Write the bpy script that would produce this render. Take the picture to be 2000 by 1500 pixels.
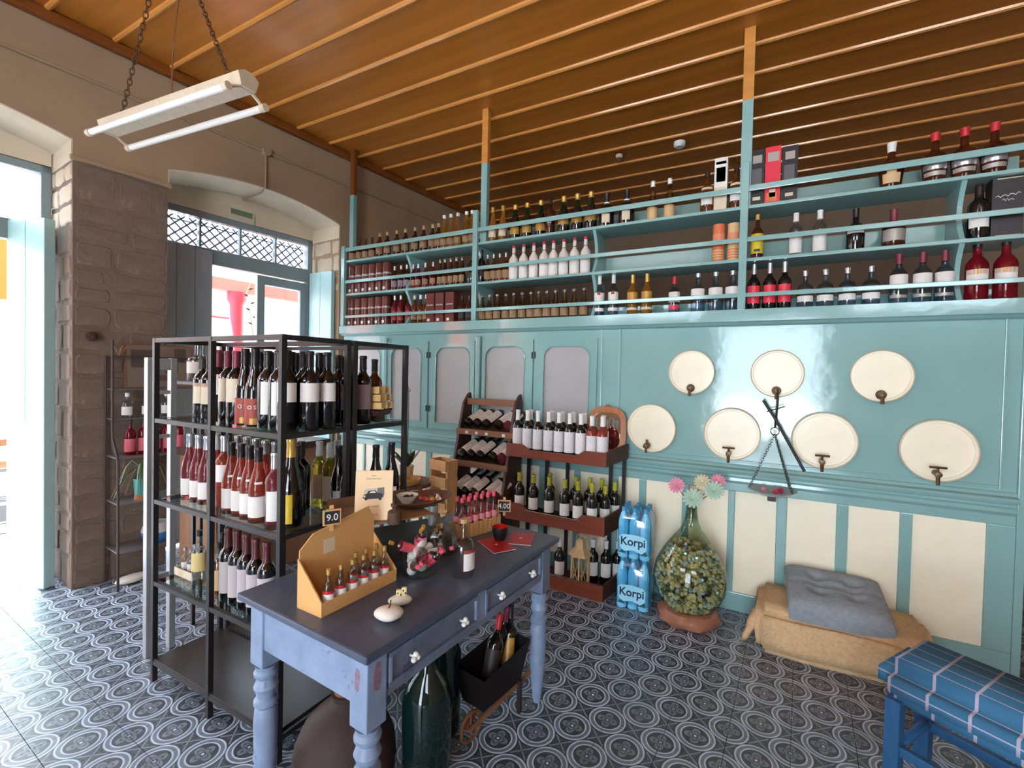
import bpy, bmesh, math, random
from mathutils import Matrix, Vector
for o in list(bpy.data.objects): bpy.data.objects.remove(o)
S = bpy.context.scene
COL = S.collection
R = math.radians
PI = math.pi
random.seed(7)

# ------------------------------------------------------------------ camera
cam = bpy.data.cameras.new('camera'); camo = bpy.data.objects.new('camera', cam); COL.objects.link(camo)
CM = ((0.877773811554461, -0.02944664782144271, 0.47816945812257133),
      (0.47854612430325655, 0.006993815839855733, -0.8780345627902869),
      (0.02251094541518713, 0.9995418858017298, 0.020230567575734472))
CAM = Vector((0, -3.18523, 1.4421))
camo.matrix_world = Matrix.Translation(CAM) @ Matrix(CM).to_4x4()
cam.sensor_width = 36; cam.lens = 16.394; cam.shift_x = -0.00736; cam.shift_y = -0.00085; cam.clip_start = 0.02
S.camera = camo
# ------------------------------------------------------------------ light
W = bpy.data.worlds.new('sky'); S.world = W; W.use_nodes = True
wn = W.node_tree.nodes; wl_ = W.node_tree.links
wn['Background'].inputs[0].default_value = (0.74, 0.88, 1.0, 1); wn['Background'].inputs[1].default_value = 3.0
sun = bpy.data.lights.new('sun', 'SUN'); sun.energy = 24; sun.angle = R(1.0); sun.color = (.95, .98, 1)
suno = bpy.data.objects.new('sun', sun); COL.objects.link(suno)
suno.rotation_euler = Vector((.18, .48, -.86)).to_track_quat('-Z', 'Y').to_euler()
S.view_settings.view_transform = 'Standard'; S.view_settings.look = 'None'
S.view_settings.exposure = 2.3; S.view_settings.gamma = 1; S.view_settings.use_curve_mapping = False
def portal(loc, rot, sx, sy):
    l = bpy.data.lights.new('daylight_portal', 'AREA'); l.shape = 'RECTANGLE'; l.size = sx; l.size_y = sy
    l.cycles.is_portal = True
    o = bpy.data.objects.new('daylight_portal', l); COL.objects.link(o); o.location = loc; o.rotation_euler = rot
    return o

# ------------------------------------------------------------------ materials
def lin(c):
    return tuple((x/255/12.92 if x/255 <= .04045 else ((x/255+.055)/1.055)**2.4) for x in c)
MATS = {}
def mat(name, col, rough=.5, metal=0, trans=0, ior=1.45, var=0, vscale=6, bump=0, bscale=40, coat=0, emit=0, stretch=None, col2=None, spec=.5, wear=None, alpha=1):
    if name in MATS: return MATS[name]
    m = bpy.data.materials.new(name); m.use_nodes = True; MATS[name] = m
    nt = m.node_tree; N = nt.nodes; L = nt.links; b = N['Principled BSDF']
    c = lin(col)
    b.inputs['Base Color'].default_value = (*c, 1); b.inputs['Roughness'].default_value = rough
    b.inputs['Metallic'].default_value = metal; b.inputs['IOR'].default_value = ior
    b.inputs['Transmission Weight'].default_value = trans; b.inputs['Coat Weight'].default_value = coat
    b.inputs['Specular IOR Level'].default_value = spec
    b.inputs['Coat Roughness'].default_value = .08
    b.inputs['Alpha'].default_value = alpha
    if emit:
        b.inputs['Emission Color'].default_value = (*c, 1); b.inputs['Emission Strength'].default_value = emit
    m.diffuse_color = (*c, 1)
    if var or bump or wear:
        tc = N.new('ShaderNodeTexCoord'); mp = N.new('ShaderNodeMapping'); L.new(tc.outputs['Object'], mp.inputs[0])
        if stretch: mp.inputs['Scale'].default_value = stretch
    last = None
    if var:
        n = N.new('ShaderNodeTexNoise'); n.inputs['Scale'].default_value = vscale; n.inputs['Detail'].default_value = 6; n.inputs['Roughness'].default_value = .6
        L.new(mp.outputs[0], n.inputs['Vector'])
        r = N.new('ShaderNodeValToRGB'); r.color_ramp.elements[0].position = .3; r.color_ramp.elements[1].position = .7
        c2 = lin(col2) if col2 else tuple(min(1, x*(1+var)) for x in c)
        c1 = c if col2 else tuple(x*(1-var) for x in c)
        r.color_ramp.elements[0].color = (*c1, 1); r.color_ramp.elements[1].color = (*c2, 1)
        L.new(n.outputs['Fac'], r.inputs[0]); L.new(r.outputs[0], b.inputs['Base Color']); last = r.outputs[0]
    if wear:
        n = N.new('ShaderNodeTexNoise'); n.inputs['Scale'].default_value = wear[1]; n.inputs['Detail'].default_value = 8; n.inputs['Roughness'].default_value = .7
        L.new(mp.outputs[0], n.inputs['Vector'])
        r = N.new('ShaderNodeValToRGB'); r.color_ramp.elements[0].position = wear[2]; r.color_ramp.elements[1].position = wear[2]+.08
        L.new(n.outputs['Fac'], r.inputs[0])
        mx = N.new('ShaderNodeMix'); mx.data_type = 'RGBA'; L.new(r.outputs[0], mx.inputs[0])
        if last: L.new(last, mx.inputs[6])
        else: mx.inputs[6].default_value = (*c, 1)
        mx.inputs[7].default_value = (*lin(wear[0]), 1); L.new(mx.outputs[2], b.inputs['Base Color'])
    if bump:
        n = N.new('ShaderNodeTexNoise'); n.inputs['Scale'].default_value = bscale; n.inputs['Detail'].default_value = 5
        L.new(mp.outputs[0], n.inputs['Vector'])
        bp = N.new('ShaderNodeBump'); bp.inputs['Strength'].default_value = bump; bp.inputs['Distance'].default_value = .01
        L.new(n.outputs['Fac'], bp.inputs['Height']); L.new(bp.outputs[0], b.inputs['Normal'])
    return m

def thin_glass(name, col, refl=1.0, rough=.02, blend=.25):
    m = bpy.data.materials.new(name); m.use_nodes = True; MATS[name] = m
    nt = m.node_tree; N = nt.nodes; L = nt.links; N.remove(N['Principled BSDF'])
    tr = N.new('ShaderNodeBsdfTransparent'); tr.inputs[0].default_value = (*lin(col), 1)
    gl_ = N.new('ShaderNodeBsdfGlossy'); gl_.inputs['Roughness'].default_value = rough
    f = N.new('ShaderNodeLayerWeight'); f.inputs['Blend'].default_value = .5
    pw = N.new('ShaderNodeMath'); pw.operation = 'POWER'; pw.inputs[1].default_value = 4; L.new(f.outputs['Facing'], pw.inputs[0])
    k = N.new('ShaderNodeMath'); k.operation = 'MULTIPLY_ADD'; k.inputs[1].default_value = .75; k.inputs[2].default_value = .05*refl; k.use_clamp = True; L.new(pw.outputs[0], k.inputs[0])
    mx = N.new('ShaderNodeMixShader'); L.new(k.outputs[0], mx.inputs[0]); L.new(tr.outputs[0], mx.inputs[1]); L.new(gl_.outputs[0], mx.inputs[2])
    L.new(mx.outputs[0], N['Material Output'].inputs[0]); m.diffuse_color = (*lin(col), .4)
    return m
TEAL = mat('teal_gloss_paint', (136, 176, 174), .11, var=.05, vscale=3, bump=.34, bscale=4.5, coat=.45)
CREAM = mat('cream_paint', (246, 237, 213), .3, var=.03, vscale=8, bump=.05, bscale=14)
PLASTER = mat('tan_plaster', (158, 134, 108), .9, var=.10, vscale=2.5, bump=.25, bscale=18)
WHITEW = mat('whitewashed_plaster', (206, 190, 168), .9, var=.08, vscale=3, bump=.3, bscale=16)
MORTAR = mat('stone_mortar', (118, 100, 88), .95, var=.2, vscale=5, bump=.8, bscale=25)
STONE = mat('brown_stone', (120, 101, 89), .9, var=.2, vscale=5, bump=1, bscale=16, wear=((158, 142, 128), 3, .60))
STONEW = mat('limewashed_stone', (198, 182, 160), .9, var=.14, vscale=6, bump=.7, bscale=22)
CEILW = mat('varnished_ceiling_board', (188, 116, 44), .3, var=.2, vscale=1.2, stretch=(.5, 9, 1), bump=.04, bscale=10, coat=.25)
BATTEN = mat('varnished_batten', (204, 138, 68), .25, var=.12, vscale=2, stretch=(.4, 8, 8), coat=.35)
CORN = mat('dark_cornice_wood', (122, 66, 26), .4, var=.2, vscale=3)
BACKROOM = mat('back_room_plaster', (140, 118, 98), .9, var=.08, vscale=2)
STEEL = mat('black_steel', (44, 40, 40), .38, metal=.3)
GREYST = mat('brushed_aluminium', (176, 176, 178), .35, metal=.6)
GLASS = thin_glass('shelf_glass', (226, 240, 236))
WINGLASS = thin_glass('window_glass', (250, 252, 255))
JARG = thin_glass('jar_glass', (244, 248, 248))
DEMIG = thin_glass('demijohn_glass', (214, 224, 212))
CELLO = thin_glass('cellophane', (250, 246, 236), 2)
BOARD = mat('dark_brown_board', (52, 42, 40), .35, var=.12, vscale=3, stretch=(1, 8, 1))
FROST = mat('frosted_grey_glass', (168, 168, 168), .32, var=.06, vscale=3)
TABLE = mat('slate_blue_paint', (108, 118, 140), .42, var=.22, vscale=9, bump=.12, bscale=30, wear=((70, 70, 88), 7, .58))
TABLET = mat('slate_table_top', (74, 82, 102), .3, var=.18, vscale=5, stretch=(4, 1, 1), bump=.08, bscale=30)
TABLEL = mat('pale_leg_lit_side_paint', (128, 146, 174), .42, var=.15, vscale=10, bump=.1, bscale=40, wear=((86, 98, 130), 9, .6))  # leg paint, also the lit copy of the slate blue on the near side
PORC = mat('white_porcelain', (238, 236, 228), .15)
REDW = mat('mahogany_wood', (120, 58, 40), .35, var=.2, vscale=4, stretch=(1, 6, 10))
DARKW = mat('dark_walnut_wood', (74, 46, 34), .45, var=.2, vscale=4, stretch=(6, 6, 1))
BROWNW = mat('brown_wood', (128, 84, 56), .5, var=.2, vscale=5, stretch=(1, 8, 8))
PINE = mat('light_pine_wood', (206, 158, 104), .55, var=.15, vscale=6, stretch=(8, 8, 1))
KRAFT = mat('kraft_card', (214, 164, 102), .75, var=.04, vscale=10)
BURLAP = mat('burlap', (214, 178, 136), .95, var=.14, vscale=60, bump=.5, bscale=160)
FUR = mat('grey_plush', (146, 153, 160), 1, var=.12, vscale=40, bump=.5, bscale=120)
BLUEP = mat('blue_stool_paint', (44, 88, 130), .4, var=.15, vscale=14, stretch=(6, 6, 1))
RUST = mat('rusty_iron', (92, 70, 58), .7, metal=.3, var=.25, vscale=14, bump=.3, bscale=50)
RUSTP = mat('worn_brown_iron_pan', (148, 116, 88), .45, metal=.1, var=.2, vscale=10)
IRON = mat('dark_iron', (58, 56, 56), .5, metal=.6)
BRASS = mat('tap_brass', (104, 80, 52), .4, metal=.7)
CHROME = mat('chrome', (200, 200, 205), .18, metal=.95)
WHITE = mat('white_paint', (238, 238, 236), .4)
LABEL = mat('paper_label', (226, 222, 218), .6, var=.03, vscale=30)
LABELC = mat('cream_label', (216, 200, 174), .6, var=.04, vscale=30)
BLACK = mat('black_matte', (22, 20, 22), .5)
DKGREEN = mat('dark_wine_glass', (18, 14, 14), .06, coat=.6)
OLIVE = mat('olive_wine_glass', (26, 24, 14), .06, coat=.6)
GREENG = mat('green_glass', (30, 60, 34), .04, trans=.7)
CLEAR = thin_glass('clear_glass', (226, 230, 232), 1.6)
CLEARB = thin_glass('bluish_clear_glass', (196, 214, 228), 1.6)
AMBER = mat('amber_glass', (152, 84, 34), .05, trans=.75, ior=1.35)
GOLDG = mat('golden_liquor_glass', (196, 138, 52), .05, trans=.75, ior=1.35)
PALE = thin_glass('pale_brown_glass', (206, 176, 140), 1.6)
BROWNG = mat('brown_glass', (86, 40, 20), .06, trans=.4, ior=1.35)
REDG = mat('red_liquor_glass', (150, 24, 40), .05, trans=.6, ior=1.35)
PINKLIQ = thin_glass('pale_pink_liquor', (240, 200, 198), 1.6)
ROSE = mat('rose_wine_glass', (206, 98, 78), .04, trans=.75, ior=1.34)
ROSEP = mat('pink_wine_glass', (168, 74, 82), .04, trans=.7, ior=1.34)
WHITEWINE = mat('white_wine_glass', (192, 176, 70), .04, trans=.8, ior=1.34)
FROSTW = mat('frosted_white_bottle', (222, 210, 204), .35)
REDCAP = mat('red_cap', (188, 40, 48), .35)
PINKCAP = mat('pink_cap', (224, 84, 104), .35)
WHITECAP = mat('white_cap', (228, 226, 222), .35)
YELCAP = mat('yellow_green_capsule', (170, 166, 42), .35)
GOLDCAP = mat('gold_cap', (196, 158, 82), .3, metal=.5)
SILVCAP = mat('silver_cap', (186, 186, 190), .25, metal=.7)
BLKCAP = mat('black_capsule', (36, 28, 30), .35)
PURPCAP = mat('burgundy_capsule', (120, 40, 60), .35)
CORKM = mat('cork', (184, 146, 104), .8, var=.15, vscale=60)
GOLDLAB = mat('gold_label', (186, 140, 68), .4, metal=.2, var=.2, vscale=40)
REDLAB = mat('dark_red_label', (152, 62, 52), .5)
YELLAB = mat('yellow_label', (214, 186, 46), .5)
PURPLAB = mat('mauve_label', (142, 122, 134), .6)
LABDIM = mat('dimmed_tan_label', (150, 120, 88), .6, var=.1, vscale=30)  # cream label darkened; dimness of the left shelf bay is put into colour
REDBOX = mat('dark_red_gift_box', (102, 40, 32), .35, var=.15, vscale=9)
REDBOX2 = mat('maroon_tin', (104, 50, 42), .3, var=.1, vscale=9)
ORANGET = mat('orange_pattern', (216, 116, 74), .5)
TANB = mat('tan_pattern', (212, 176, 130), .5)
PINKBOX = mat('pink_red_box', (224, 54, 74), .4)
CHALK = mat('chalkboard', (34, 32, 34), .7)
RED = mat('red_leaflet', (186, 30, 36), .35)
REDI = mat('red_lacquer', (200, 26, 20), .2, coat=.5)
PEBBLE = mat('white_pebble', (228, 222, 212), .6, var=.05, vscale=20)
WATER = mat('blue_water_pack', (128, 206, 240), .12)
WATERF = thin_glass('blue_shrink_film', (214, 240, 250), 2.2, .08)
WATERL = mat('pale_blue_pack_label', (158, 220, 244), .35)
NAVY = mat('navy_print', (14, 36, 60), .5)
LEAF = mat('plant_leaf', (76, 104, 66), .5, var=.25, vscale=20)
LEAFD = mat('dark_green_leaf', (40, 62, 34), .45, var=.2, vscale=20)
TERRA = mat('terracotta', (182, 104, 70), .8, var=.1, vscale=20)
CLAY = mat('glazed_brown_clay', (158, 104, 82), .3, var=.15, vscale=14, bump=.3, bscale=20)
TEALPOT = mat('turquoise_pot', (62, 160, 160), .3)
BLUEPOT = mat('blue_glaze', (60, 120, 178), .25)
TUBE = mat('fluorescent_tube', (236, 234, 228), .3)
FIXT = mat('fixture_enamel', (206, 190, 166), .5, var=.1, vscale=20)
CHAIN = mat('rusty_chain', (96, 66, 46), .6, metal=.5)
SHUT = mat('pale_teal_shutter', (170, 206, 206), .3, var=.05, vscale=4, stretch=(4, 4, .6))
SHUTD = mat('grey_blue_shutter', (150, 156, 164), .45, var=.1, vscale=4, stretch=(4, 4, .6))
FRAME = mat('grey_door_frame', (128, 142, 146), .35)

# ------------------------------------------------------------------ mesh helpers
def bx(bm, c, s, rot=None):
    r = bmesh.ops.create_cube(bm, size=1)
    M = Matrix.Translation(c) @ (rot.to_4x4() if rot else Matrix()) @ Matrix.Diagonal((*s, 1))
    bmesh.ops.transform(bm, matrix=M, verts=r['verts']); return r['verts']
def bb(bm, x0, x1, y0, y1, z0, z1):
    return bx(bm, ((x0+x1)/2, (y0+y1)/2, (z0+z1)/2), (abs(x1-x0), abs(y1-y0), abs(z1-z0)))
def lathe(bm, prof, seg=20, c=(0, 0, 0), sx=1, sy=1):
    rings = []
    for r, z in prof:
        if r < 1e-6: rings.append([bm.verts.new((c[0], c[1], c[2]+z))])
        else: rings.append([bm.verts.new((c[0]+sx*r*math.cos(2*PI*i/seg), c[1]+sy*r*math.sin(2*PI*i/seg), c[2]+z)) for i in range(seg)])
    for a, b in zip(rings, rings[1:]):
        for i in range(seg):
            j = (i+1) % seg
            if len(a) == 1 and len(b) == 1: continue
            if len(a) == 1: bm.faces.new((a[0], b[j], b[i]))
            elif len(b) == 1: bm.faces.new((a[i], a[j], b[0]))
            else: bm.faces.new((a[i], a[j], b[j], b[i]))
def tube(bm, pts, r, seg=8, r2=None, closed=False):
    pts = [Vector(p) for p in pts]; n = len(pts); rings = []
    up = Vector((0, 0, 1))
    for i, p in enumerate(pts):
        if closed: d = pts[(i+1) % n]-pts[i-1]
        else: d = pts[min(i+1, n-1)]-pts[max(i-1, 0)]
        if d.length < 1e-9: d = Vector((0, 0, 1))
        d.normalize()
        u = d.cross(up) if abs(d.dot(up)) < .95 else d.cross(Vector((1, 0, 0)))
        u.normalize(); v = d.cross(u)
        rr = r if r2 is None else r+(r2-r)*i/max(1, n-1)
        rings.append([bm.verts.new(p+u*rr*math.cos(2*PI*k/seg)+v*rr*math.sin(2*PI*k/seg)) for k in range(seg)])
    rng = range(n) if closed else range(n-1)
    for i in rng:
        a, b = rings[i], rings[(i+1) % n]
        for k in range(seg): bm.faces.new((a[k], a[(k+1) % seg], b[(k+1) % seg], b[k]))
    if not closed:
        bm.faces.new(rings[0][::-1]); bm.faces.new(rings[-1])
def prism(bm, pts, h, axis='z', base=0):
    """extrude a 2D outline; axis is the extrusion axis"""
    f = {'z': lambda a, b, t: (a, b, t), 'y': lambda a, b, t: (a, t, b), 'x': lambda a, b, t: (t, a, b)}[axis]
    A = [bm.verts.new(f(a, b, base)) for a, b in pts]; B = [bm.verts.new(f(a, b, base+h)) for a, b in pts]
    n = len(pts)
    bm.faces.new(A[::-1]); bm.faces.new(B)
    for i in range(n): bm.faces.new((A[i], A[(i+1) % n], B[(i+1) % n], B[i]))
def NB(): return bmesh.new()
def mesh(bm, name, m, smooth=False, bev=0, seg=2):
    if bev:
        es = [e for e in bm.edges if e.is_manifold and e.calc_face_angle(0) > .5]
        bmesh.ops.bevel(bm, geom=es, offset=bev, segments=seg, affect='EDGES', profile=.6, clamp_overlap=True)
    bmesh.ops.recalc_face_normals(bm, faces=bm.faces)
    me = bpy.data.meshes.new(name); bm.to_mesh(me); bm.free()
    if m: me.materials.append(m)
    if smooth:
        me.polygons.foreach_set('use_smooth', [True]*len(me.polygons))
        if smooth != 'all':
            try: me.set_sharp_from_angle(angle=R(38))
            except Exception: pass
    return me
def link(name, me, parent=None, loc=None, rot=None, scale=None):
    o = bpy.data.objects.new(name, me); COL.objects.link(o)
    if parent: o.parent = parent
    if loc is not None: o.location = loc
    if rot is not None: o.rotation_euler = rot
    if scale is not None: o.scale = scale
    return o
def obj(name, bm, m, parent=None, smooth=False, bev=0, loc=None, rot=None, label=None, seg=2):
    o = link(name, mesh(bm, name, m, smooth, bev, seg), parent, loc, rot)
    if label: o['label'] = label
    return o
def tag(o, label, cat, group=None):
    assert 4 <= len(label.split()) <= 16, (len(label.split()), label)
    o['label'] = label; o['category'] = cat
    if group: o['group'] = group
    return o
def thing(name, label, cat, loc=(0, 0, 0), rz=0, group=None):
    o = bpy.data.objects.new(name, None); COL.objects.link(o); o.empty_display_size = .05
    o.location = loc; o.rotation_euler = (0, 0, rz)
    return tag(o, label, cat, group)
def struct(o): o['kind'] = 'structure'; return o
def box(name, m, x0, x1, y0, y1, z0, z1, parent=None, bev=0, label=None):
    """box with its origin at its own centre"""
    bm = NB(); bx(bm, (0, 0, 0), (abs(x1-x0), abs(y1-y0), abs(z1-z0)))
    return obj(name, bm, m, parent, bev=bev, loc=((x0+x1)/2, (y0+y1)/2, (z0+z1)/2), label=label)
def text(name, s, size, m, parent, loc, rot, extrude=.0006, align='CENTER', sx=1, off=0):
    cu = bpy.data.curves.new(name, 'FONT'); cu.body = s; cu.size = size; cu.extrude = extrude; cu.align_x = align; cu.align_y = 'CENTER'; cu.offset = off
    to = bpy.data.objects.new(name, cu); COL.objects.link(to)
    me = bpy.data.meshes.new_from_object(to.evaluated_get(bpy.context.evaluated_depsgraph_get()))
    bpy.data.objects.remove(to); me.name = name; me.materials.clear(); me.materials.append(m)
    o = link(name, me, parent, loc, rot); o.scale = (sx, 1, 1)
    return o
ORD = ['first', 'second', 'third', 'fourth', 'fifth', 'sixth', 'seventh', 'eighth', 'ninth', 'tenth', 'eleventh', 'twelfth', 'thirteenth', 'fourteenth', 'fifteenth', 'sixteenth', 'seventeenth', 'eighteenth']
NUM = ['zero', 'one', 'two', 'three', 'four', 'five', 'six', 'seven', 'eight', 'nine', 'ten', 'eleven', 'twelve', 'thirteen', 'fourteen', 'fifteen', 'sixteen', 'seventeen', 'eighteen']
def nth(i, n):
    if n == 2: return ['left', 'right'][i]+' one of two'
    return ('leftmost' if i == 0 else 'rightmost' if i == n-1 else ORD[i]+' from left')+' of '+NUM[n]

# ================================================================== SETTING
H = 3.56
YAW = R(-2.660254669)                       # floor tiles are laid a little off the partition
TS = .22
T0 = Vector((-0.11011776, -0.88327946, 0))
def make_floor_material():
    m = bpy.data.materials.new('patterned_cement_tile'); m.use_nodes = True
    nt = m.node_tree; N = nt.nodes; L = nt.links; b = N['Principled BSDF']
    def math_(op, a, b_=None, c=None):
        n = N.new('ShaderNodeMath'); n.operation = op
        for i, v in enumerate((a, b_, c)):
            if v is None: continue
            if isinstance(v, (int, float)): n.inputs[i].default_value = v
            else: L.new(v, n.inputs[i])
        return n.outputs[0]
    g = N.new('ShaderNodeNewGeometry'); mp = N.new('ShaderNodeMapping'); mp.vector_type = 'TEXTURE'
    mp.inputs['Location'].default_value = T0; mp.inputs['Rotation'].default_value = (0, 0, YAW); mp.inputs['Scale'].default_value = (TS, TS, 1)
    L.new(g.outputs['Position'], mp.inputs[0])
    sx = N.new('ShaderNodeSeparateXYZ'); L.new(mp.outputs[0], sx.inputs[0]); X, Y = sx.outputs[0], sx.outputs[1]
    def cell(v, off):
        s = math_('ADD', v, off); return math_('SUBTRACT', math_('FRACT', s), .5)
    ax, ay = cell(X, .5), cell(Y, .5); bx_, by_ = cell(X, 0.0), cell(Y, 0.0)
    def dist(a, c): return math_('SQRT', math_('ADD', math_('MULTIPLY', a, a), math_('MULTIPLY', c, c)))
    d1, d2 = dist(ax, ay), dist(bx_, by_)
    d = math_('MINIMUM', d1, d2)
    def band(v, lo, hi, s=.008):
        u = N.new('ShaderNodeMapRange'); u.interpolation_type = 'SMOOTHSTEP'; L.new(v, u.inputs[0]); u.inputs[1].default_value = lo-s; u.inputs[2].default_value = lo+s
        w = N.new('ShaderNodeMapRange'); w.interpolation_type = 'SMOOTHSTEP'; L.new(v, w.inputs[0]); w.inputs[1].default_value = hi-s; w.inputs[2].default_value = hi+s
        return math_('SUBTRACT', u.outputs[0], w.outputs[0])
    first = math_('LESS_THAN', d1, d2)
    px = math_('ADD', math_('MULTIPLY', first, ax), math_('MULTIPLY', math_('SUBTRACT', 1, first), bx_))
    py = math_('ADD', math_('MULTIPLY', first, ay), math_('MULTIPLY', math_('SUBTRACT', 1, first), by_))
    ang = math_('ARCTAN2', py, px)
    pet = math_('ABSOLUTE', math_('COSINE', math_('MULTIPLY', ang, 2)))
    lim = math_('MULTIPLY_ADD', pet, .11, .085)
    petal = math_('MULTIPLY', math_('LESS_THAN', d, lim), math_('GREATER_THAN', d, .05))
    curl = math_('LESS_THAN', math_('ABSOLUTE', math_('SUBTRACT', d, math_('MULTIPLY', lim, .62))), .016)
    petal = math_('MULTIPLY', petal, math_('SUBTRACT', 1, math_('MULTIPLY', curl, .75)))
    ring = math_('ADD', band(d, .316, .345), band(d, .234, .258))
    grey = band(d, .258, .312)
    dot = math_('LESS_THAN', d, .024)
    # little star in the gaps, centred on tile edge mid points
    ex = math_('MINIMUM', math_('ABSOLUTE', ax), math_('ABSOLUTE', bx_)); ey = math_('MINIMUM', math_('ABSOLUTE', ay), math_('ABSOLUTE', by_))
    star = math_('MULTIPLY', math_('GREATER_THAN', d, .375), math_('LESS_THAN', math_('ABSOLUTE', math_('SUBTRACT', ex, ey)), .02))
    star2 = math_('MULTIPLY', math_('GREATER_THAN', d, .40), math_('GREATER_THAN', math_('ABSOLUTE', math_('SUBTRACT', ex, ey)), .05))
    val = math_('ADD', math_('MULTIPLY', ring, .62), math_('MULTIPLY', grey, .15))
    val = math_('ADD', val, math_('MULTIPLY', petal, .17)); val = math_('ADD', val, math_('MULTIPLY', dot, .7))
    val = math_('ADD', val, math_('MULTIPLY', star, .22)); val = math_('ADD', val, math_('MULTIPLY', star2, .05)); val = math_('ADD', val, .055)
    n = N.new('ShaderNodeTexNoise'); n.inputs['Scale'].default_value = 14; n.inputs['Detail'].default_value = 6; L.new(g.outputs['Position'], n.inputs['Vector'])
    val = math_('MULTIPLY', val, math_('MULTIPLY_ADD', n.outputs['Fac'], .8, .6))
    cc = N.new('ShaderNodeCombineColor'); L.new(math_('MULTIPLY', val, .82), cc.inputs[0]); L.new(math_('MULTIPLY', val, .98), cc.inputs[1]); L.new(math_('MULTIPLY', val, 1.22), cc.inputs[2])
    L.new(cc.outputs[0], b.inputs['Base Color']); b.inputs['Roughness'].default_value = .4; b.inputs['Specular IOR Level'].default_value = .8
    bp = N.new('ShaderNodeBump'); bp.inputs['Strength'].default_value = .06; bp.inputs['Distance'].default_value = .004
    n2 = N.new('ShaderNodeTexNoise'); n2.inputs['Scale'].default_value = 9; L.new(g.outputs['Position'], n2.inputs['Vector']); L.new(n2.outputs['Fac'], bp.inputs['Height']); L.new(bp.outputs[0], b.inputs['Normal'])
    return m
FLOORM = make_floor_material()
XR = 3.4; YF = -6.4; YB = 3.6
floor = struct(box('floor', mat('dark_grout', (58, 56, 56), .9), -9.5, XR+.3, YF-4, YB+.3, -.12, -.012))
def inside(x, y): return x > -4.35+.08*y and x < XR+.02 and YF-.02 < y < YB+.02
tme = NB(); bx(tme, (0, 0, 0), (TS-.0022, TS-.0022, .012)); tme = mesh(tme, 'floor_tile', FLOORM)
cands = []
cy, sy_ = math.cos(YAW), math.sin(YAW)
Mi = Matrix(CM).transposed()
for i in range(-24, 22):
    for j in range(-30, 24):
        lx, ly = (i+.5)*TS, (j+.5)*TS
        x = T0.x+cy*lx-sy_*ly; y = T0.y+sy_*lx+cy*ly
        if not inside(x, y): continue
        q = Mi @ (Vector((x, y, 0))-CAM); vis = False; d = 99
        if q.z < -.2:
            u = 1014.7+910.8*q.x/-q.z; v = 748.3-910.8*q.y/-q.z
            vis = -60 < u < 2060 and 700 < v < 1580; d = -q.z
        cands.append(((0 if vis and y < .15 else 1), d, x, y))
cands.sort()
rest = NB()
for k, (v, d, x, y) in enumerate(cands):
    if k < 300 and v == 0: link('floor_tile', tme, floor, (x, y, .048+.012), (0, 0, YAW)).matrix_parent_inverse = Matrix()
    else: bx(rest, (x, y, -.006), (TS-.0022, TS-.0022, .012), Matrix.Rotation(YAW, 3, 'Z'))
ro = obj('floor_tile_field', rest, FLOORM, floor); ro['kind'] = 'stuff'; ro.location = -floor.location
for c in floor.children:
    if c.name.startswith('floor_tile') and not c.name.startswith('floor_tile_field'):
        c.location = Vector((c.location.x, c.location.y, -.006))-floor.location
# ---- ceiling boards and battens
ceil = struct(box('ceiling', mat('ceiling_deck', (80, 46, 20), .8), -4.6, XR+.3, YF-.3, YB+.3, H+.014, H+.1))
pitch = .315; y0 = -1.13-17*pitch
nb = int((YB-y0)/pitch)+1
pm = NB(); bx(pm, (0, 0, 0), (XR+4.5, pitch-.003, .014)); pm = mesh(pm, 'ceiling_board', CEILW)
bmh = NB(); prism(bmh, [(-.017, 0), (-.013, -.012), (0, -.017), (.013, -.012), (.017, 0)], XR+4.5, 'x', -(XR+4.5)/2); bmh = mesh(bmh, 'ceiling_batten', BATTEN)
for k in range(nb):
    yy = y0+k*pitch
    link('ceiling_board', pm, ceil, Vector(((XR-4.5)/2, yy+pitch/2, H+.007))-ceil.location)
    link('ceiling_batten', bmh, ceil, Vector(((XR-4.5)/2, yy, H))-ceil.location)
# ---- left wall
WLD = Vector((0.08018106, 0.99678032, 0)); WLN = Vector((WLD.y, -WLD.x, 0)); WP = Vector((-3.74, 0, 0))
WA = math.atan2(WLD.y, WLD.x)
WM = Matrix.Translation(WP) @ Matrix.Rotation(WA, 4, 'Z')        # local x = along wall, local -y = into the room
TH = .55
def arch(s, a, b, zs, zc):
    t = (s-(a+b)/2)/((b-a)/2); return zs+(zc-zs)*(1-t*t)
OPEN = [(-5.05, -3.66, 2.85, 2.957), (-3.36, -1.955, 2.85, 2.957), (-1.45, -.03, 2.85, 2.957)]
wb = NB()
edges = [-7.2]+[v for o in OPEN for v in o[:2]]+[4.2]
for a, b in zip(edges[::2], edges[1::2]): bb(wb, a, b, 0, TH, -.02, H+.02)
for a, b, zs, zc in OPEN:
    n = 24
    top = [(a+(b-a)*i/n, arch(a+(b-a)*i/n, a, b, zs, zc)) for i in range(n+1)]
    prism(wb, top+[(b, H+.02), (a, H+.02)], TH, 'y', 0)
wall_left = struct(obj('wall_left', wb, PLASTER)); wall_left.matrix_world = WM
def wobj(name, bm, m, parent=None, **k):
    o = obj(name, bm, m, parent, **k)
    if parent is None: o.matrix_world = WM
    return o
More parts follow.
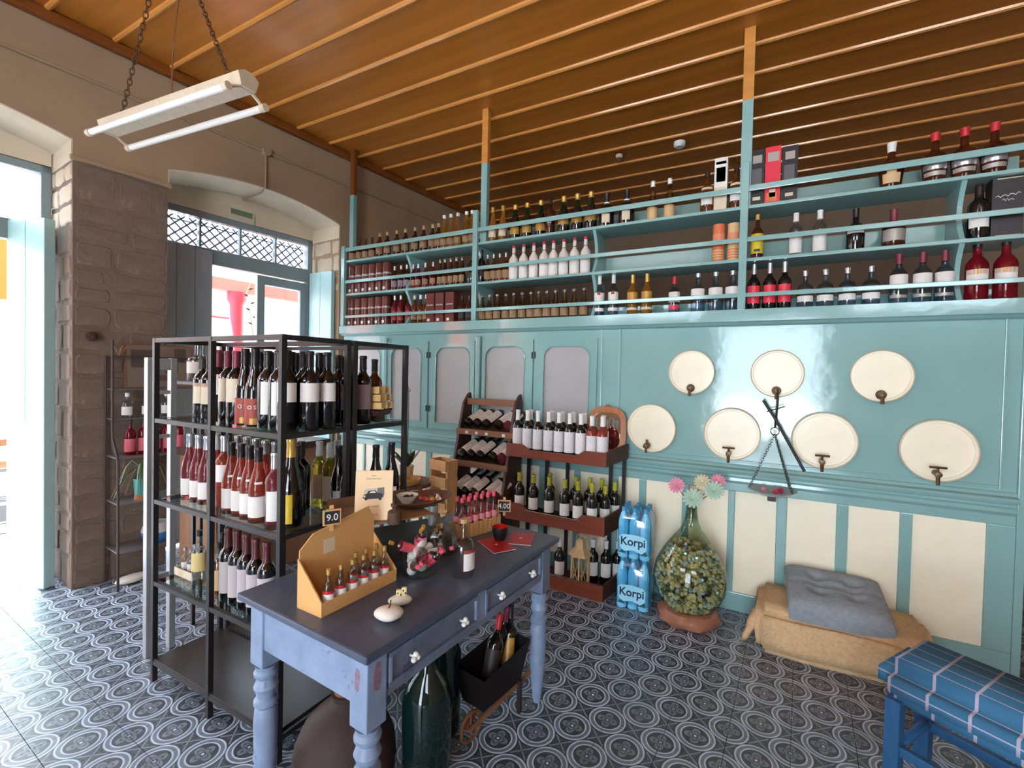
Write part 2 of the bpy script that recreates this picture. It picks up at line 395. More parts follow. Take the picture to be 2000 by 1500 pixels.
# plastered reveals: pale skin inside the arches
for k, (a, b, zs, zc) in enumerate(OPEN):
    bm = NB(); n = 24
    up = [(a+(b-a)*i/n, arch(a+(b-a)*i/n, a, b, zs, zc)) for i in range(n+1)]
    lo = [(max(a+.004, min(b-.004, s)), z-.008) for s, z in up]
    prism(bm, up+lo[::-1], TH-.004, 'y', .002)
    bb(bm, b-.008, b-.0005, .002, TH-.002, 2.72, zs-.005); bb(bm, a+.0005, a+.008, .002, TH-.002, 2.72, zs-.005)
    obj('reveal_plaster', bm, WHITEW, wall_left)
# stones of the pier
def stone(bmx, a, b, z0, z1, d, rnd):
    bm = NB()
    cx, cz = (a+b)/2, (z0+z1)/2; w, h = (b-a)/2, (z1-z0)/2
    pts = []
    for sx, sz in ((-1, -.8), (-.88, -1), (-.2, -1), (.4, -1), (.9, -1), (1, -.8), (1, .1), (1, .8), (.86, 1), (.1, 1), (-.5, 1), (-.9, 1), (-1, .75), (-1, 0)):
        pts.append((w*sx+rnd.uniform(-.008, .004)*(1 if sx > 0 else -1), h*sz+rnd.uniform(-.012, .003)*(1 if sz > 0 else -1)))
    prism(bm, pts, -d-.004, 'y', .004)
    for v in bm.verts:
        if v.co.y < 0: v.co.x -= math.copysign(min(.012, abs(v.co.x)*.2), v.co.x); v.co.z -= math.copysign(min(.012, abs(v.co.z)*.25), v.co.z); v.co.y += rnd.uniform(0, d*.5)
    me = mesh(bm, 'stone', None, False)
    return me, (cx, 0, cz)
rnd = random.Random(3)
def stone_field(a, b, z0, z1, place, lime):
    z = z0
    while z < z1-.05:
        hh = min(rnd.uniform(.11, .2), z1-z)
        if z1-z-hh < .06: hh = z1-z
        s = a-rnd.uniform(0, .06); first = True
        while s < b-.03:
            w = rnd.uniform(.15, .34)
            e = min(s+w, b)
            if b-e < .08: e = b
            s_ = max(s, a)
            if e-s_ > .05:
                me, c = stone(None, s_+.004, e-.004, z+.004, z+hh-.004, rnd.uniform(.003, .010), rnd)
                me.materials.append(lime if (z > 2.15 and lime) else STONE)
                place(me, c)
            s = e
        z += hh
# rough mortar bed on the pier, then stones
bm = NB(); bb(bm, -1.955, -1.45, -.006, 0, 0, 2.72); obj('mortar_bed', bm, MORTAR, wall_left)
stone_field(-1.955, -1.45, 0, 2.72, lambda me, c: link('stone', me, wall_left, (c[0], -.004, c[2])), None)
stone_field(0, TH, 0, 2.72, lambda me, c: link('stone', me, wall_left, (-1.958, c[0], c[2]), (0, 0, R(-90))), STONEW)
bm = NB(); bb(bm, -1.957, -1.955, 0, TH, 0, 2.72); obj('mortar_bed', bm, MORTAR, wall_left)
stone_field(0, TH, 2.2, 2.72, lambda me, c: link('stone', me, wall_left, (-.028, TH-c[0], c[2]), (0, 0, R(-90))), STONEW)
# plaster lip above the stones
bm = NB(); bb(bm, -1.975, -1.43, -.03, 0, 2.715, 2.75); obj('plaster_lip', bm, PLASTER, wall_left, bev=.012)
bm = NB(); bb(bm, -7.1, 4.1, -.05, 0, H-.07, H); struct(wobj('trim_1', bm, CORN, bev=.015))
# conduit
bm = NB(); tube(bm, [(-6.2, -.012, 3.25), (-.76, -.012, 3.25), (3.5, -.012, 3.25)], .011, 8)
cond = wobj('electrical_conduit', bm, PLASTER); tag(cond, 'painted conduit pipe running along the upper left wall', 'pipe')
bm = NB(); tube(bm, [(-.76, -.012, 3.25), (-.76, -.012, 2.96), (-.76, .05, 2.925), (-.76, .36, 2.925)], .008, 8); obj('branch_pipe', bm, PLASTER, cond)
bm = NB(); lathe(bm, [(0, -.02), (.035, -.02), (.035, .02), (0, .02)], 12, (0, 0, 0)); bo = obj('junction_box', bm, PLASTER, cond, loc=(-.76, -.02, 3.25), rot=(R(90), 0, 0))
# exit sign above door
t = thing('exit_sign', 'small pale emergency exit sign hung above the arched doorway', 'sign'); t.matrix_world = WM @ Matrix.Translation((-.76, .40, 2.78))
bm = NB(); bb(bm, -.11, .11, -.025, .025, -.05, .055); obj('housing', bm, mat('sign_housing', (196, 186, 166), .5), t, bev=.008)
bm = NB(); bb(bm, -.09, .09, -.028, -.0255, .0, .045); obj('panel', bm, mat('sign_green', (104, 124, 98), .5), t)
# ---- door 2 frame in the middle opening, door 1 transom in the left opening
def leaf(name, m, w, h, loc, rz, planks=2, label=None, cat=None, th=.04, side=1):
    t = thing(name, label, cat); t.matrix_world = WM @ Matrix.Translation(loc) @ Matrix.Rotation(rz, 4, 'Z')
    pw = w/planks
    for i in range(planks):
        bm = NB(); bb(bm, i*pw+.0015, (i+1)*pw-.0015, -th/2, th/2, 0, h); obj('plank', bm, m, t, bev=.004)
    for z in (.25, h*.5, h-.3):
        bm = NB(); bb(bm, .02, w-.02, side*th/2, side*(th/2+.012), z, z+.09); obj('batten', bm, m, t)
    return t
def door_frame(name, a, b, y, top, tz0, nm):
    t = bpy.data.objects.new(name, None); COL.objects.link(t); struct(t); t.matrix_world = WM
    fw = .05
    for s0, s1, z0, z1 in ((a, a+fw, 0, top), (b-fw, b, 0, top), (a, b, top-fw, top), (a+fw, b-fw, tz0-.13, tz0)):
        bm = NB(); bb(bm, s0, s1, y-.035, y+.035, z0, z1); obj('frame_bar', bm, FRAME, t, bev=.005)
    n = 4; w = (b-a-2*fw)/n
    for i in range(n):
        x0 = a+fw+i*w
        if i: 
            bm = NB(); bb(bm, x0-.009, x0+.009, y-.02, y+.02, tz0, top-fw); obj('muntin', bm, FRAME, t)
        bm = NB(); bb(bm, x0+.009, x0+w-.009, y-.003, y+.003, tz0+.003, top-fw-.003); obj('pane', bm, WINGLASS, t)
    return t
d2 = door_frame('door_2', -1.44, -.06, .43, 2.73, 2.44, 4)
bm = NB(); bb(bm, -1.44, -.06, .395, .465, 2.735, 2.96); obj('overdoor_plaster', bm, WHITEW, d2)
# wrought iron lattice behind the transom
lat = thing('iron_grille', 'diagonal wrought iron lattice behind the door transom panes', 'grille'); lat.matrix_world = WM
IRONL = mat('pale_iron', (88, 98, 116), .6)
for i in range(-3, 24):
    for sgn in (1, -1):
        s0 = -1.40+i*.085; a_ = s0; b_ = s0+.24*sgn
        z0, z1 = 2.45, 2.675
        if sgn < 0: a_, b_ = s0+.0, s0-.24
        lo, hi = -1.385, -.115
        if max(a_, b_) < lo or min(a_, b_) > hi: continue
        def clipz(s): return z0+(z1-z0)*(s-a_)/(b_-a_)
        ca, cb = max(lo, min(hi, a_)), max(lo, min(hi, b_))
        if abs(ca-cb) < .02: continue
        bm = NB(); tube(bm, [(ca, .475, clipz(ca)), (cb, .475, clipz(cb))], .0075, 5); obj('bar', bm, IRONL, lat)
bm = NB(); tube(bm, [(-1.39, .475, 2.64), (-.11, .475, 2.64)], .006, 5); obj('bar', bm, IRON, lat)
# open glazed right leaf of the door and left folded leaf
gl = thing('glazed_door_leaf', 'half-glazed grey door leaf standing closed at right of doorway', 'door'); gl.matrix_world = WM @ Matrix.Translation((-.60, .43, .02))
for s0, s1, z0, z1 in ((0, .07, 0, 2.28), (.42, .49, 0, 2.28), (.07, .42, 2.2, 2.28), (.07, .42, .85, .95), (.07, .42, 0, .15)):
    bm = NB(); bb(bm, s0, s1, -.022, .022, z0, z1); obj('stile', bm, FRAME, gl, bev=.005)
bm = NB(); bb(bm, .07, .42, -.012, .012, .15, .85); obj('lower_panel', bm, FRAME, gl, bev=.004)
bm = NB(); bb(bm, .07, .42, -.003, .003, .95, 2.2); obj('pane', bm, WINGLASS, gl)
leaf('shutter_leaf', SHUTD, .42, 2.39, (-1.42, .31, .02), R(8), 3, 'grey-blue wooden shutter leaf folded open at left of arched doorway', 'shutter')
leaf('shutter_leaf', SHUT, .33, 2.38, (-.062, .05, .02), R(94), 2, 'pale teal shutter leaf open against right reveal of doorway', 'shutter', side=-1)
# left opening
d1 = door_frame('door_1', -3.35, -1.97, .43, 2.75, 2.36, 4)
bm = NB(); bb(bm, -3.35, -1.97, .395, .465, 2.755, 2.96); obj('overdoor_plaster', bm, WHITEW, d1)
t = leaf('shutter_leaf', SHUT, .31, 2.345, (-2.03, .13, .005), R(112), 2, 'tall pale teal shutter leaf standing open beside the stone pier', 'shutter', th=.06, side=-1)
# portals
for a, b, zs, zc in OPEN:
    p = portal((0, 0, 0), (0, 0, 0), b-a, 2.85)
    p.matrix_world = WM @ Matrix.Translation(((a+b)/2, TH+.05, 1.42)) @ Matrix.Rotation(R(-90), 4, 'X')
# ---- remaining walls of the room
def wallx(name, m, x0, x1, y, th, opens):
    bm = NB(); xs = [x0]+[v for o in opens for v in o[:2]]+[x1]
    for a, b in zip(xs[::2], xs[1::2]): bb(bm, a, b, y, y+th, -.02, H+.02)
    for a, b, z0, z1 in opens:
        bb(bm, a, b, y, y+th, z1, H+.02)
        if z0 > 0: bb(bm, a, b, y, y+th, -.02, z0)
    return struct(obj(name, bm, m))
wallx('wall_front', PLASTER, -4.7, XR+.3, YF-.3, .3, [(-3.5, -1.25, 2.62, 3.4), (-.95, .75, 0, 2.5), (1.05, 3.1, 2.62, 3.4)])  # the two high windows are unseen, added to let in more daylight
for a, b, z0, z1 in ((-3.5, -1.25, 2.62, 3.4), (-.95, .75, 0, 2.5), (1.05, 3.1, 2.62, 3.4)):
    portal(((a+b)/2, YF-.32, (z0+z1)/2), (R(90), 0, 0), b-a, z1-z0)
wallx('wall_rear', BACKROOM, -4.7, XR+.3, YB, .3, [])
bm = NB(); bb(bm, XR, XR+.3, YF, YB, -.02, H+.02); struct(obj('wall_right', bm, PLASTER))
# ================================================================== OUTSIDE
GROUND = mat('pale_paving', (200, 198, 196), .9, var=.08, vscale=2)
g = struct(box('floor_street', GROUND, -30, 24, -34, 12, -.32, -.13))
STREETW = mat('white_house_wall', (236, 232, 228), .9, var=.04, vscale=2)
t = thing('house', 'white house with orange upper storey across the street', 'house'); t.location = (-9.2, 0, -.13)
bm = NB(); bb(bm, -.3, 0, -14, -.1, 0, 2.42); obj('lower_wall', bm, STREETW, t)
bm = NB(); bb(bm, -.3, 0, -14, -.1, 2.42, 3.5); obj('upper_wall', bm, mat('orange_render', (205, 72, 12), .9, var=.05, vscale=2), t, label='orange rendered upper wall')
for yy in (-.72, -6.3):
    w_ = bpy.data.objects.new('shutter', None)
    bm = NB(); bb(bm, .0, .05, yy-.22, yy+.22, .35, 2.25); sh_ = obj('shutter', bm, mat('dark_blue_shutter', (54, 66, 96), .6), t)
    bm = NB(); bb(bm, .05, .06, yy-.19, yy-.17, .4, 2.2); obj('gap', bm, STREETW, sh_)
    bpy.data.objects.remove(w_)
def chair_out(x, y, rz, lab):
    t = thing('garden_chair', lab, 'chair', (x, y, -.13), rz, 'white slatted chairs outside')
    for sx in (-.2, .2):
        bm = NB(); bb(bm, sx-.02, sx+.02, -.2, -.16, 0, .44); obj('leg', bm, WHITE, t)
        bm = NB(); bb(bm, sx-.02, sx+.02, .16, .2, 0, .92); obj('leg', bm, WHITE, t)
    for k in range(4): bm = NB(); bb(bm, -.22, .22, -.2+k*.1, -.12+k*.1, .44, .46); obj('seat_slat', bm, BROWNW if k % 2 else WHITE, t)
    for k in range(4): bm = NB(); bb(bm, -.18, .18, .17, .19, .52+k*.1, .58+k*.1); obj('back_slat', bm, BROWNW if k % 2 else WHITE, t)
chair_out(-5.85, -1.66, R(75), 'white slatted garden chair just outside the left doorway')
chair_out(-7.3, -1.75, R(-100), 'farther white slatted garden chair across the outdoor table')
tb = thing('garden_table', 'round white garden table outside the left doorway', 'table', (-6.6, -1.95, -.13))
bm = NB(); lathe(bm, [(0, .70), (.36, .70), (.36, .73), (0, .73)], 24); obj('table_top', bm, WHITE, tb)
bm = NB(); tube(bm, [(0, 0, 0), (0, 0, .7)], .03, 10); obj('leg', bm, WHITE, tb)
# courtyard seen through the middle doorway
t = thing('courtyard_wall', 'pale pink sunlit courtyard wall beyond the doorway', 'wall'); t.location = (-6.6, 0, -.13)
bm = NB(); bb(bm, -.2, 0, .0, 6.0, 0, 3.3); obj('render', bm, mat('pale_pink_wall', (240, 214, 208), .9), t)
col = thing('porch_column', 'red painted porch column beyond the doorway', 'column', (-5.55, .03, -.13))
bm = NB(); lathe(bm, [(0, 0), (.1, 0), (.1, .1), (.075, .14), (.07, 2.3), (.1, 2.36), (.1, 2.45), (0, 2.45)], 20); obj('shaft', bm, mat('faded_red_paint', (196, 60, 78), .6), col, smooth=True)
bm = NB(); bb(bm, -.06, .06, -.5, 1.6, 2.45, 2.58); obj('beam', bm, mat('faded_red_beam', (206, 120, 110), .6), col)
pb_ = thing('framed_board', 'white board with red frame on the courtyard wall', 'board', (-6.56, .36, 1.72))
bm = NB(); bb(bm, -.02, .02, -.2, .2, 0, .78); obj('frame', bm, mat('faded_red_frame', (200, 80, 90), .6), pb_)
for z0, z1 in ((.03, .37), (.40, .75)): bm = NB(); bb(bm, .02, .03, -.17, .17, z0, z1); obj('panel', bm, WHITE, pb_)
vi = thing('climbing_vine', 'thin leafy vine twig hanging by the red column', 'plant', (-5.4, .26, 1.35))
bm = NB(); tube(bm, [(0, .02, -1.48), (0, 0, -.3), (.0, -.02, .1), (.0, -.12, .5), (0, -.2, .95), (0, -.15, 1.1)], .009, 6, .004); obj('stem', bm, BROWNW, vi)
for k in range(16):
    bm = NB(); z = -.2+k*.08; sgn = 1 if k % 2 else -1
    prism(bm, [(0, 0), (.03, .014), (.075, 0), (.03, -.014)], .002, 'x', 0); obj('leaf', bm, LEAFD, vi, loc=(.0, -.03-.16*max(0, z), z), rot=(R(20*sgn+(180 if sgn < 0 else 0)), R(20), 0))
# ================================================================== PARTITION (back wall of teal joinery)
XL, XE = -3.70, 1.066
bm = NB(); bb(bm, XL, XE, 0, .05, 0, 1.80)
wall_back = struct(obj('wall_back', bm, TEAL))
def pb(name, m, x0, x1, y0, y1, z0, z1, bev=.004, parent=None):
    bm = NB(); bx(bm, (0, 0, 0), (x1-x0, abs(y1-y0), z1-z0))
    return obj(name, bm, m, parent or wall_back, bev=bev, loc=((x0+x1)/2, (y0+y1)/2, (z0+z1)/2))
pans = [(-3.66, -3.405), (-3.378, -3.147), (-3.09, -2.86), (-2.815, -2.639), (-2.58, -2.383), (-2.33, -2.10), (-2.05, -1.82), (-1.77, -1.54), (-1.49, -1.26), (-1.21, -.98), (-.93, -.783),
        (-.736, -.502), (-.459, -.227), (-.189, .038), (.092, .336), (.39, .618), (.671, .961)]
for a, b in pans: pb('cream_panel', CREAM, a, b, -.006, 0, .115, .745, .003)
prev = XL
for a, b in pans+[(XE, XE)]:
    if a-prev > .01: pb('stile', TEAL, prev, a, -.016, 0, .115, .745, .004)
    prev = b
pb('bottom_rail', TEAL, XL, XE, -.016, 0, 0, .115)
pb('top_rail', TEAL, XL, XE, -.016, 0, .745, .80)
bm = NB(); prism(bm, [(0, .79), (-.02, .795), (-.032, .812), (-.03, .83), (-.018, .838), (-.018, .85), (-.045, .858), (-.052, .872), (-.045, .884), (-.015, .89), (-.008, .905), (0, .91)], XE-XL, 'x', XL)
obj('dado_rail', bm, TEAL, wall_back)
# cupboards with arched frosted panes
def arch_outline(x0, x1, z0, z1, r, n=6):
    p = [(x0, z0), (x1, z0)]
    for i in range(n+1): t = PI/2*i/n; p.append((x1-r+r*math.cos(t), z1-r+r*math.sin(t)))
    for i in range(n+1): t = PI/2+PI/2*i/n; p.append((x0+r+r*math.cos(t), z1-r+r*math.sin(t)))
    return p
def cup_door(x0, x1, g0, g1, z0=.955, z1=1.705, gz0=1.01, gz1=1.652):
    # frame with an arched hole, built as a ring between outline and arch
    bm = NB(); n = 6; arc = arch_outline(g0, g1, gz0, gz1, .085, n)
    out = []
    for x, z in arc:
        cx, cz = (g0+g1)/2, (gz0+gz1)/2
        out.append((x0 if x < g0+.02 else x1 if x > g1-.02 else x0+(x-g0)/(g1-g0)*(x1-x0), z0 if z < gz0+.01 else (z1 if z > gz1-.085+.02 else z)))
    A = [bm.verts.new((x, -.018, z)) for x, z in arc]; B = [bm.verts.new((x, -.018, z)) for x, z in out]
    A2 = [bm.verts.new((x, 0, z)) for x, z in arc]; B2 = [bm.verts.new((x, 0, z)) for x, z in out]
    N_ = len(arc)
    for i in range(N_):
        j = (i+1) % N_
        for q in ((A[i], A[j], B[j], B[i]), (A2[i], A2[j], A[j], A[i]), (B[i], B[j], B2[j], B2[i])):
            try: bm.faces.new(q)
            except ValueError: pass
    d = obj('cupboard_door', bm, TEAL, wall_back)
    bm = NB(); prism(bm, arch_outline(g0-.003, g1+.003, gz0-.003, gz1+.003, .086), .003, 'y', -.005); obj('pane', bm, FROST, d)
    bm = NB(); pts = arch_outline(g0, g1, gz0, gz1, .085); tube(bm, [(x, -.019, z) for x, z in pts], .006, 6, closed=True); obj('bead', bm, TEAL, d)
    return d
for x0, x1, g0, g1 in ((-3.64, -3.15, -3.55, -3.193), (-3.11, -2.635, -3.059, -2.708), (-2.615, -2.15, -2.546, -2.195), (-2.075, -1.615, -2.045, -1.686), (-1.60, -1.105, -1.524, -1.161)):
    d = cup_door(x0, x1, g0, g1)
for x in (-3.13, -2.112, ):
    pb('pilaster', TEAL, x-.022, x+.022, -.03, 0, .92, 1.74, .008)
for x in (-2.64, -2.61, -1.62, -1.595):
    for z in (1.10, 1.56):
        bm = NB(); tube(bm, [(x, -.022, z), (x, -.022, z+.05)], .006, 8); obj('hinge', bm, IRON, wall_back)
for x in (-1.08, -.945, ): pb('seam_bead', TEAL, x-.008, x+.008, -.008, 0, .915, 1.77, .003)
pb('edge_bead', TEAL, 1.0, 1.012, -.01, 0, .92, 1.77, .003)
pb('edge_bead', TEAL, -.94, 1.0, -.01, 0, .925, .937, .003)
# ledge cornice
bm = NB(); prism(bm, [(0, 1.765), (-.03, 1.772), (-.045, 1.785), (-.06, 1.79), (-.06, 1.862), (.26, 1.862), (.26, 1.80), (0, 1.80)], XE+.005-XL, 'x', XL)
obj('ledge', bm, TEAL, wall_back, bev=.004)
pb('end_board', TEAL, XE, XE+.035, -.02, .24, 0, 1.79, .004)
# ---- bottle shelves standing on the ledge
sh = thing('bottle_shelf', 'long teal open bottle shelf with guard rails standing on the partition', 'shelf', (0, 0, 1.862))
def sp(name, x0, x1, y0, y1, z0, z1, m=TEAL, bev=.003):
    bm = NB(); bx(bm, (0, 0, 0), (x1-x0, y1-y0, z1-z0)); return obj(name, bm, m, sh, bev=bev, loc=((x0+x1)/2, (y0+y1)/2, (z0+z1)/2-1.862))
SL = -3.655
cuts = [SL, -2.13, -.185, 1.09]
for zt in (2.487, 2.17):
    for a, b in zip(cuts, cuts[1:]): sp('shelf_board', a, b-.002, -.055, .20, zt-.02, zt)
for z0, z1 in ((2.568, 2.602), (2.266, 2.294), (1.935, 1.96)):
    for a, b in zip(cuts, cuts[1:]): sp('guard_rail', a, b-.002, -.066, -.055, z0, z1)
for z in (2.487, 2.17, 1.862):
    sp('back_strip', SL, 1.09, .20, .212, z, z+(.15 if z > 2 else .09))
for x in (SL+.012, -2.13, -.185): sp('upright', x-.022, x+.022, -.078, -.05, 1.862, 2.74 if x > -3 else 2.62)
def bracket(x):
    for z0, z1 in ((1.862, 2.15), (2.17, 2.467)):
        pts = [(.20, z0), (-.045, z0)]
        for i in range(9):
            t = i/8; pts.append((-.045+.07*math.sin(PI*t)*(1 if t < .5 else .9)+.0*t, z0+(z1-z0)*t))
        pts += [(.20, z1)]
        bm = NB(); prism(bm, [(a, b-1.862) for a, b in pts], .022, 'x', x-.011); obj('bracket', bm, TEAL, sh)
for x in (-2.87, -2.13, -1.14, -.185, .815): bracket(x)
# ceiling posts
for x, y, w in ((-2.09, .0, .055), (-.185, -.02, .06), (-3.62, .02, .05)):
    t = thing('ceiling_post', {-2.09: 'slim square post rising from shelf to ceiling near green champagne bottles', -.185: 'square post rising to ceiling beside black and pink gift boxes', -3.62: 'narrow post at left wall corner rising from the shelf'}[x], 'post', (x, y, 2.487), group='posts between shelf and ceiling')
    bm = NB(); bb(bm, -w/2, w/2, -.02, .02, 0, .64); obj('painted_shaft', bm, TEAL, t, label='teal painted lower shaft')
    bm = NB(); bb(bm, -w/2, w/2, -.02, .02, .64, H-2.487); obj('wood_shaft', bm, BATTEN if x > -3 else CORN, t, label='varnished wood upper shaft')
# ---- barrel ends
def barrel(x, z, r, lab, kind):
    t = thing('barrel_end', lab, 'barrel', (x, 0, z), group='round cream barrel ends on the teal partition')
    bm = NB(); lathe(bm, [(0, 0), (r*.99, 0), (r*.99, .03), (r*.9, .031), (r*.89, .022), (0, .022)], 48); obj('head', bm, CREAM, t, smooth=True, rot=(R(90), 0, 0))
    bm = NB(); lathe(bm, [(r*.99, .0), (r*1.0, .0), (r*1.01, .034), (r*.985, .037), (r*.97, .034)], 48); obj('rim', bm, mat('aged_cream', (214, 200, 176), .5), t, smooth=True, rot=(R(90), 0, 0))
    z0 = -r*.72
    bm = NB()
    if kind == 'wood':
        lathe(bm, [(0, 0), (.014, 0), (.02, .02), (.02, .05), (.014, .075), (0, .08)], 12)
        k = obj('tap', bm, BRASS, t, smooth=True, loc=(-.012, -.024, z0), rot=(R(90), 0, R(-6)))
        bm = NB(); tube(bm, [(0, 0, .055), (.0, -.045, .055)], .008, 8); obj('spout', bm, BRASS, k)
        bm = NB(); bx(bm, (0, .018, .04), (.01, .045, .012)); obj('handle', bm, BRASS, k)
    elif kind == 'tee':
        lathe(bm, [(0, 0), (.014, 0), (.012, .05), (.016, .055), (.014, .075), (0, .078)], 12)
        k = obj('tap', bm, BRASS, t, smooth=True, loc=(-.01, -.024, z0), rot=(R(90), 0, 0))
        bm = NB(); tube(bm, [(0, .005, .055), (.0, -.055, .06)], .01, 8, .008); obj('spout', bm, BRASS, k)
        bm = NB(); tube(bm, [(-.035, .035, .055), (.035, .035, .055)], .006, 8); tube(bm, [(0, 0, .055), (0, .035, .055)], .005, 8); obj('handle', bm, BRASS, k)
    else:
        lathe(bm, [(0, 0), (.022, 0), (.026, .012), (.018, .03), (.014, .06), (0, .066)], 12)
        k = obj('tap', bm, BRASS, t, smooth=True, loc=(.0, -.024, z0), rot=(R(90), 0, 0))
        bm = NB(); tube(bm, [(0, 0, .05), (.0, -.05, .055)], .009, 8); obj('spout', bm, BRASS, k)
    return t
barrel(-.4665, 1.476, .14, 'upper left barrel end with a round tap, nearest the cupboards', 'round')
barrel(.016, 1.477, .14, 'upper middle barrel end with the balance rod hanging below its tap', 'round')
barrel(.5125, 1.473, .14, 'upper right barrel end with a double-pronged tap', 'round')
barrel(-.7115, 1.098, .16, 'lower left barrel end beside the wooden framed mirror', 'wood')
barrel(-.2195, 1.098, .16, 'lower barrel end just left of the hanging balance chains', 'tee')
barrel(.2625, 1.1, .16, 'lower barrel end just right of the hanging balance rod', 'tee')
barrel(.76, 1.092, .16, 'lower right barrel end near the end of the partition', 'tee')
# ================================================================== BOTTLES
PROF = {
 'bordeaux': [(0, .0), (.93, 0), (1, .015), (1, .60), (.97, .64), (.8, .685), (.5, .73), (.4, .77), (.37, .9), (.37, .955), (.42, .96), (.42, .985), (.36, 1), (0, 1)],
 'burgundy': [(0, 0), (.93, 0), (1, .015), (1, .40), (.97, .46), (.85, .54), (.66, .63), (.48, .71), (.4, .79), (.37, .95), (.41, .96), (.41, .985), (.36, 1), (0, 1)],
 'spirit': [(0, 0), (.93, 0), (1, .02), (1, .56), (.94, .61), (.7, .67), (.42, .72), (.36, .78), (.35, .97), (.35, 1), (0, 1)],
 'taper': [(0, 0), (.93, 0), (1, .02), (1, .36), (.94, .44), (.72, .58), (.5, .70), (.38, .82), (.36, .95), (.42, .96), (.4, 1), (0, 1)],
 'squat': [(0, 0), (.95, 0), (1, .02), (1, .48), (.96, .55), (.78, .62), (.42, .66), (.32, .70), (.3, .96), (.3, 1), (0, 1)],
 'square': [(0, 0), (.95, 0), (1, .02), (1, .56), (.9, .62), (.5, .66), (.36, .70), (.34, .97), (.34, 1), (0, 1)],
 'onion': [(0, 0), (.7, 0), (.8, .02), (1, .42), (.98, .5), (.7, .58), (.36, .64), (.3, .72), (.28, 1), (0, 1)],
 'beer': [(0, 0), (.93, 0), (1, .02), (1, .42), (.93, .52), (.62, .66), (.46, .76), (.4, .88), (.42, .97), (.42, 1), (0, 1)],
}
CACHE = {}
def prof_r(kind, z):
    p = PROF[kind]
    for (r0, z0), (r1, z1) in zip(p, p[1:]):
        if z0 <= z <= z1 and z1 > z0: return r0+(r1-r0)*(z-z0)/(z1-z0)
    return .35
def band_mesh(key, kind, h, r, z0, z1, ang, m, off=.0009, seg=20):
    if key in CACHE: return CACHE[key]
    bm = NB(); zs = [z0, z1] if kind is None else sorted({z0, z1, *[z for _, z in PROF[kind] if z0 < z < z1]})
    cols = []
    for i in range(seg+1):
        a = -PI/2-ang/2+ang*i/seg
        cols.append([bm.verts.new(((prof_r(kind, z)*r+off)*math.cos(a), (prof_r(kind, z)*r+off)*math.sin(a), z*h)) for z in zs])
    for a, b in zip(cols, cols[1:]):
        for k in range(len(zs)-1): bm.faces.new((a[k], b[k], b[k+1], a[k+1]))
    CACHE[key] = mesh(bm, 'label', m, 'all'); return CACHE[key]
def bottle(label, loc, kind='bordeaux', h=.3, r=.037, glass=DKGREEN, cap=BLKCAP, capz=.80, lab=None, rz=0, group=None, name='wine_bottle', tilt=None, cat='bottle', parts=True, extra=None, seg=20):
    t = thing(name, label, cat, loc, rz, group)
    if tilt: t.rotation_euler = tilt
    k = ('g', kind, h, r, glass.name)
    if k not in CACHE:
        bm = NB(); lathe(bm, [(a*r, z*h) for a, z in PROF[kind]], seg); CACHE[k] = mesh(bm, 'glass', glass, True)
    link('glass', CACHE[k], t)
    if cap:
        k = ('c', kind, h, r, cap.name, capz)
        if k not in CACHE:
            zz = sorted({capz, *[z for _, z in PROF[kind] if capz < z < .99], 1.0})
            bm = NB(); lathe(bm, [(prof_r(kind, z)*r+.0012, z*h) for z in zz[:-1]]+[(.36*r+.0012, h+.001), (0, h+.0012)], seg); CACHE[k] = mesh(bm, 'cap', cap, True)
        link('cap', CACHE[k], t)
    if lab:
        labs = lab if isinstance(lab, list) else [lab]
        for (lm, z0, z1, ang) in labs:
            link('label', band_mesh(('l', kind, h, r, z0, z1, ang, lm.name), kind, h, r, z0, z1, R(ang), lm), t)
    return t
def face(x, y): return math.atan2(CAM.x-x, -(CAM.y-y))*1.0     # turn the label (local -y) towards where the customer stands
def facez(x, y):
    return math.atan2(CAM.y-y, CAM.x-x)+PI/2
def row(items, names, group, z, y=.02, **spec):
    n = len(items)
    out = []
    for i, (x, h) in enumerate(items):
        lb = names(i, n) if callable(names) else names
        out.append(bottle(lb, (x, y, z), h=h, rz=facez(x, y)*.6+spec.get('turn', 0), group=group, **{k: v for k, v in spec.items() if k != 'turn'}))
    return out
K = .9877
def sc(lst, z): return [(x*K, (1.442+(z+h-1.442)*K)-z) for x, h in lst]
def avg(lst): m = sum(h for _, h in lst)/len(lst); return [(x, round(m, 3)) for x, _ in lst]
def named(desc): return lambda i, n: nth(i, n)+' '+desc
zA, zB, zC = 2.487, 2.17, 1.862
A = sc([(-3.716, 0.193), (-3.617, 0.217), (-3.51, 0.211), (-3.401, 0.205), (-3.303, 0.241), (-3.207, 0.249), (-3.087, 0.254), (-2.983, 0.247), (-2.87, 0.252), (-2.77, 0.245), (-2.669, 0.257), (-2.605, 0.23), (-2.544, 0.315), (-2.472, 0.311), (-2.399, 0.306), (-2.31, 0.309), (-2.252, 0.303), (-2.138, 0.298), (-2.048, 0.306), (-1.953, 0.303), (-1.838, 0.293), (-1.731, 0.288), (-1.613, 0.289), (-1.534, 0.291), (-1.421, 0.289), (-1.312, 0.292), (-1.206, 0.294), (-1.087, 0.26), (-0.941, 0.257), (-0.763, 0.287), (-0.65, 0.287), (-0.414, 0.29), (-0.331, 0.349), (-0.243, 0.273), (-0.126, 0.353), (-0.041, 0.357), (0.047, 0.343), (0.534, 0.268), (0.718, 0.274), (0.835, 0.281), (0.95, 0.285)], zA)
A[0] = (-3.615, .19)
A[1] = (-3.53, .21); A[2] = (-3.445, .21); A[3] = (-3.36, .205)
row(avg(A[:4]), named('small dark amber flasks at top shelf far left'), 'small amber flasks on the top shelf', zA, kind='squat', r=.032, glass=AMBER, cap=BLKCAP, capz=.86, lab=(LABDIM, .1, .4, 120), name='amber_flask')
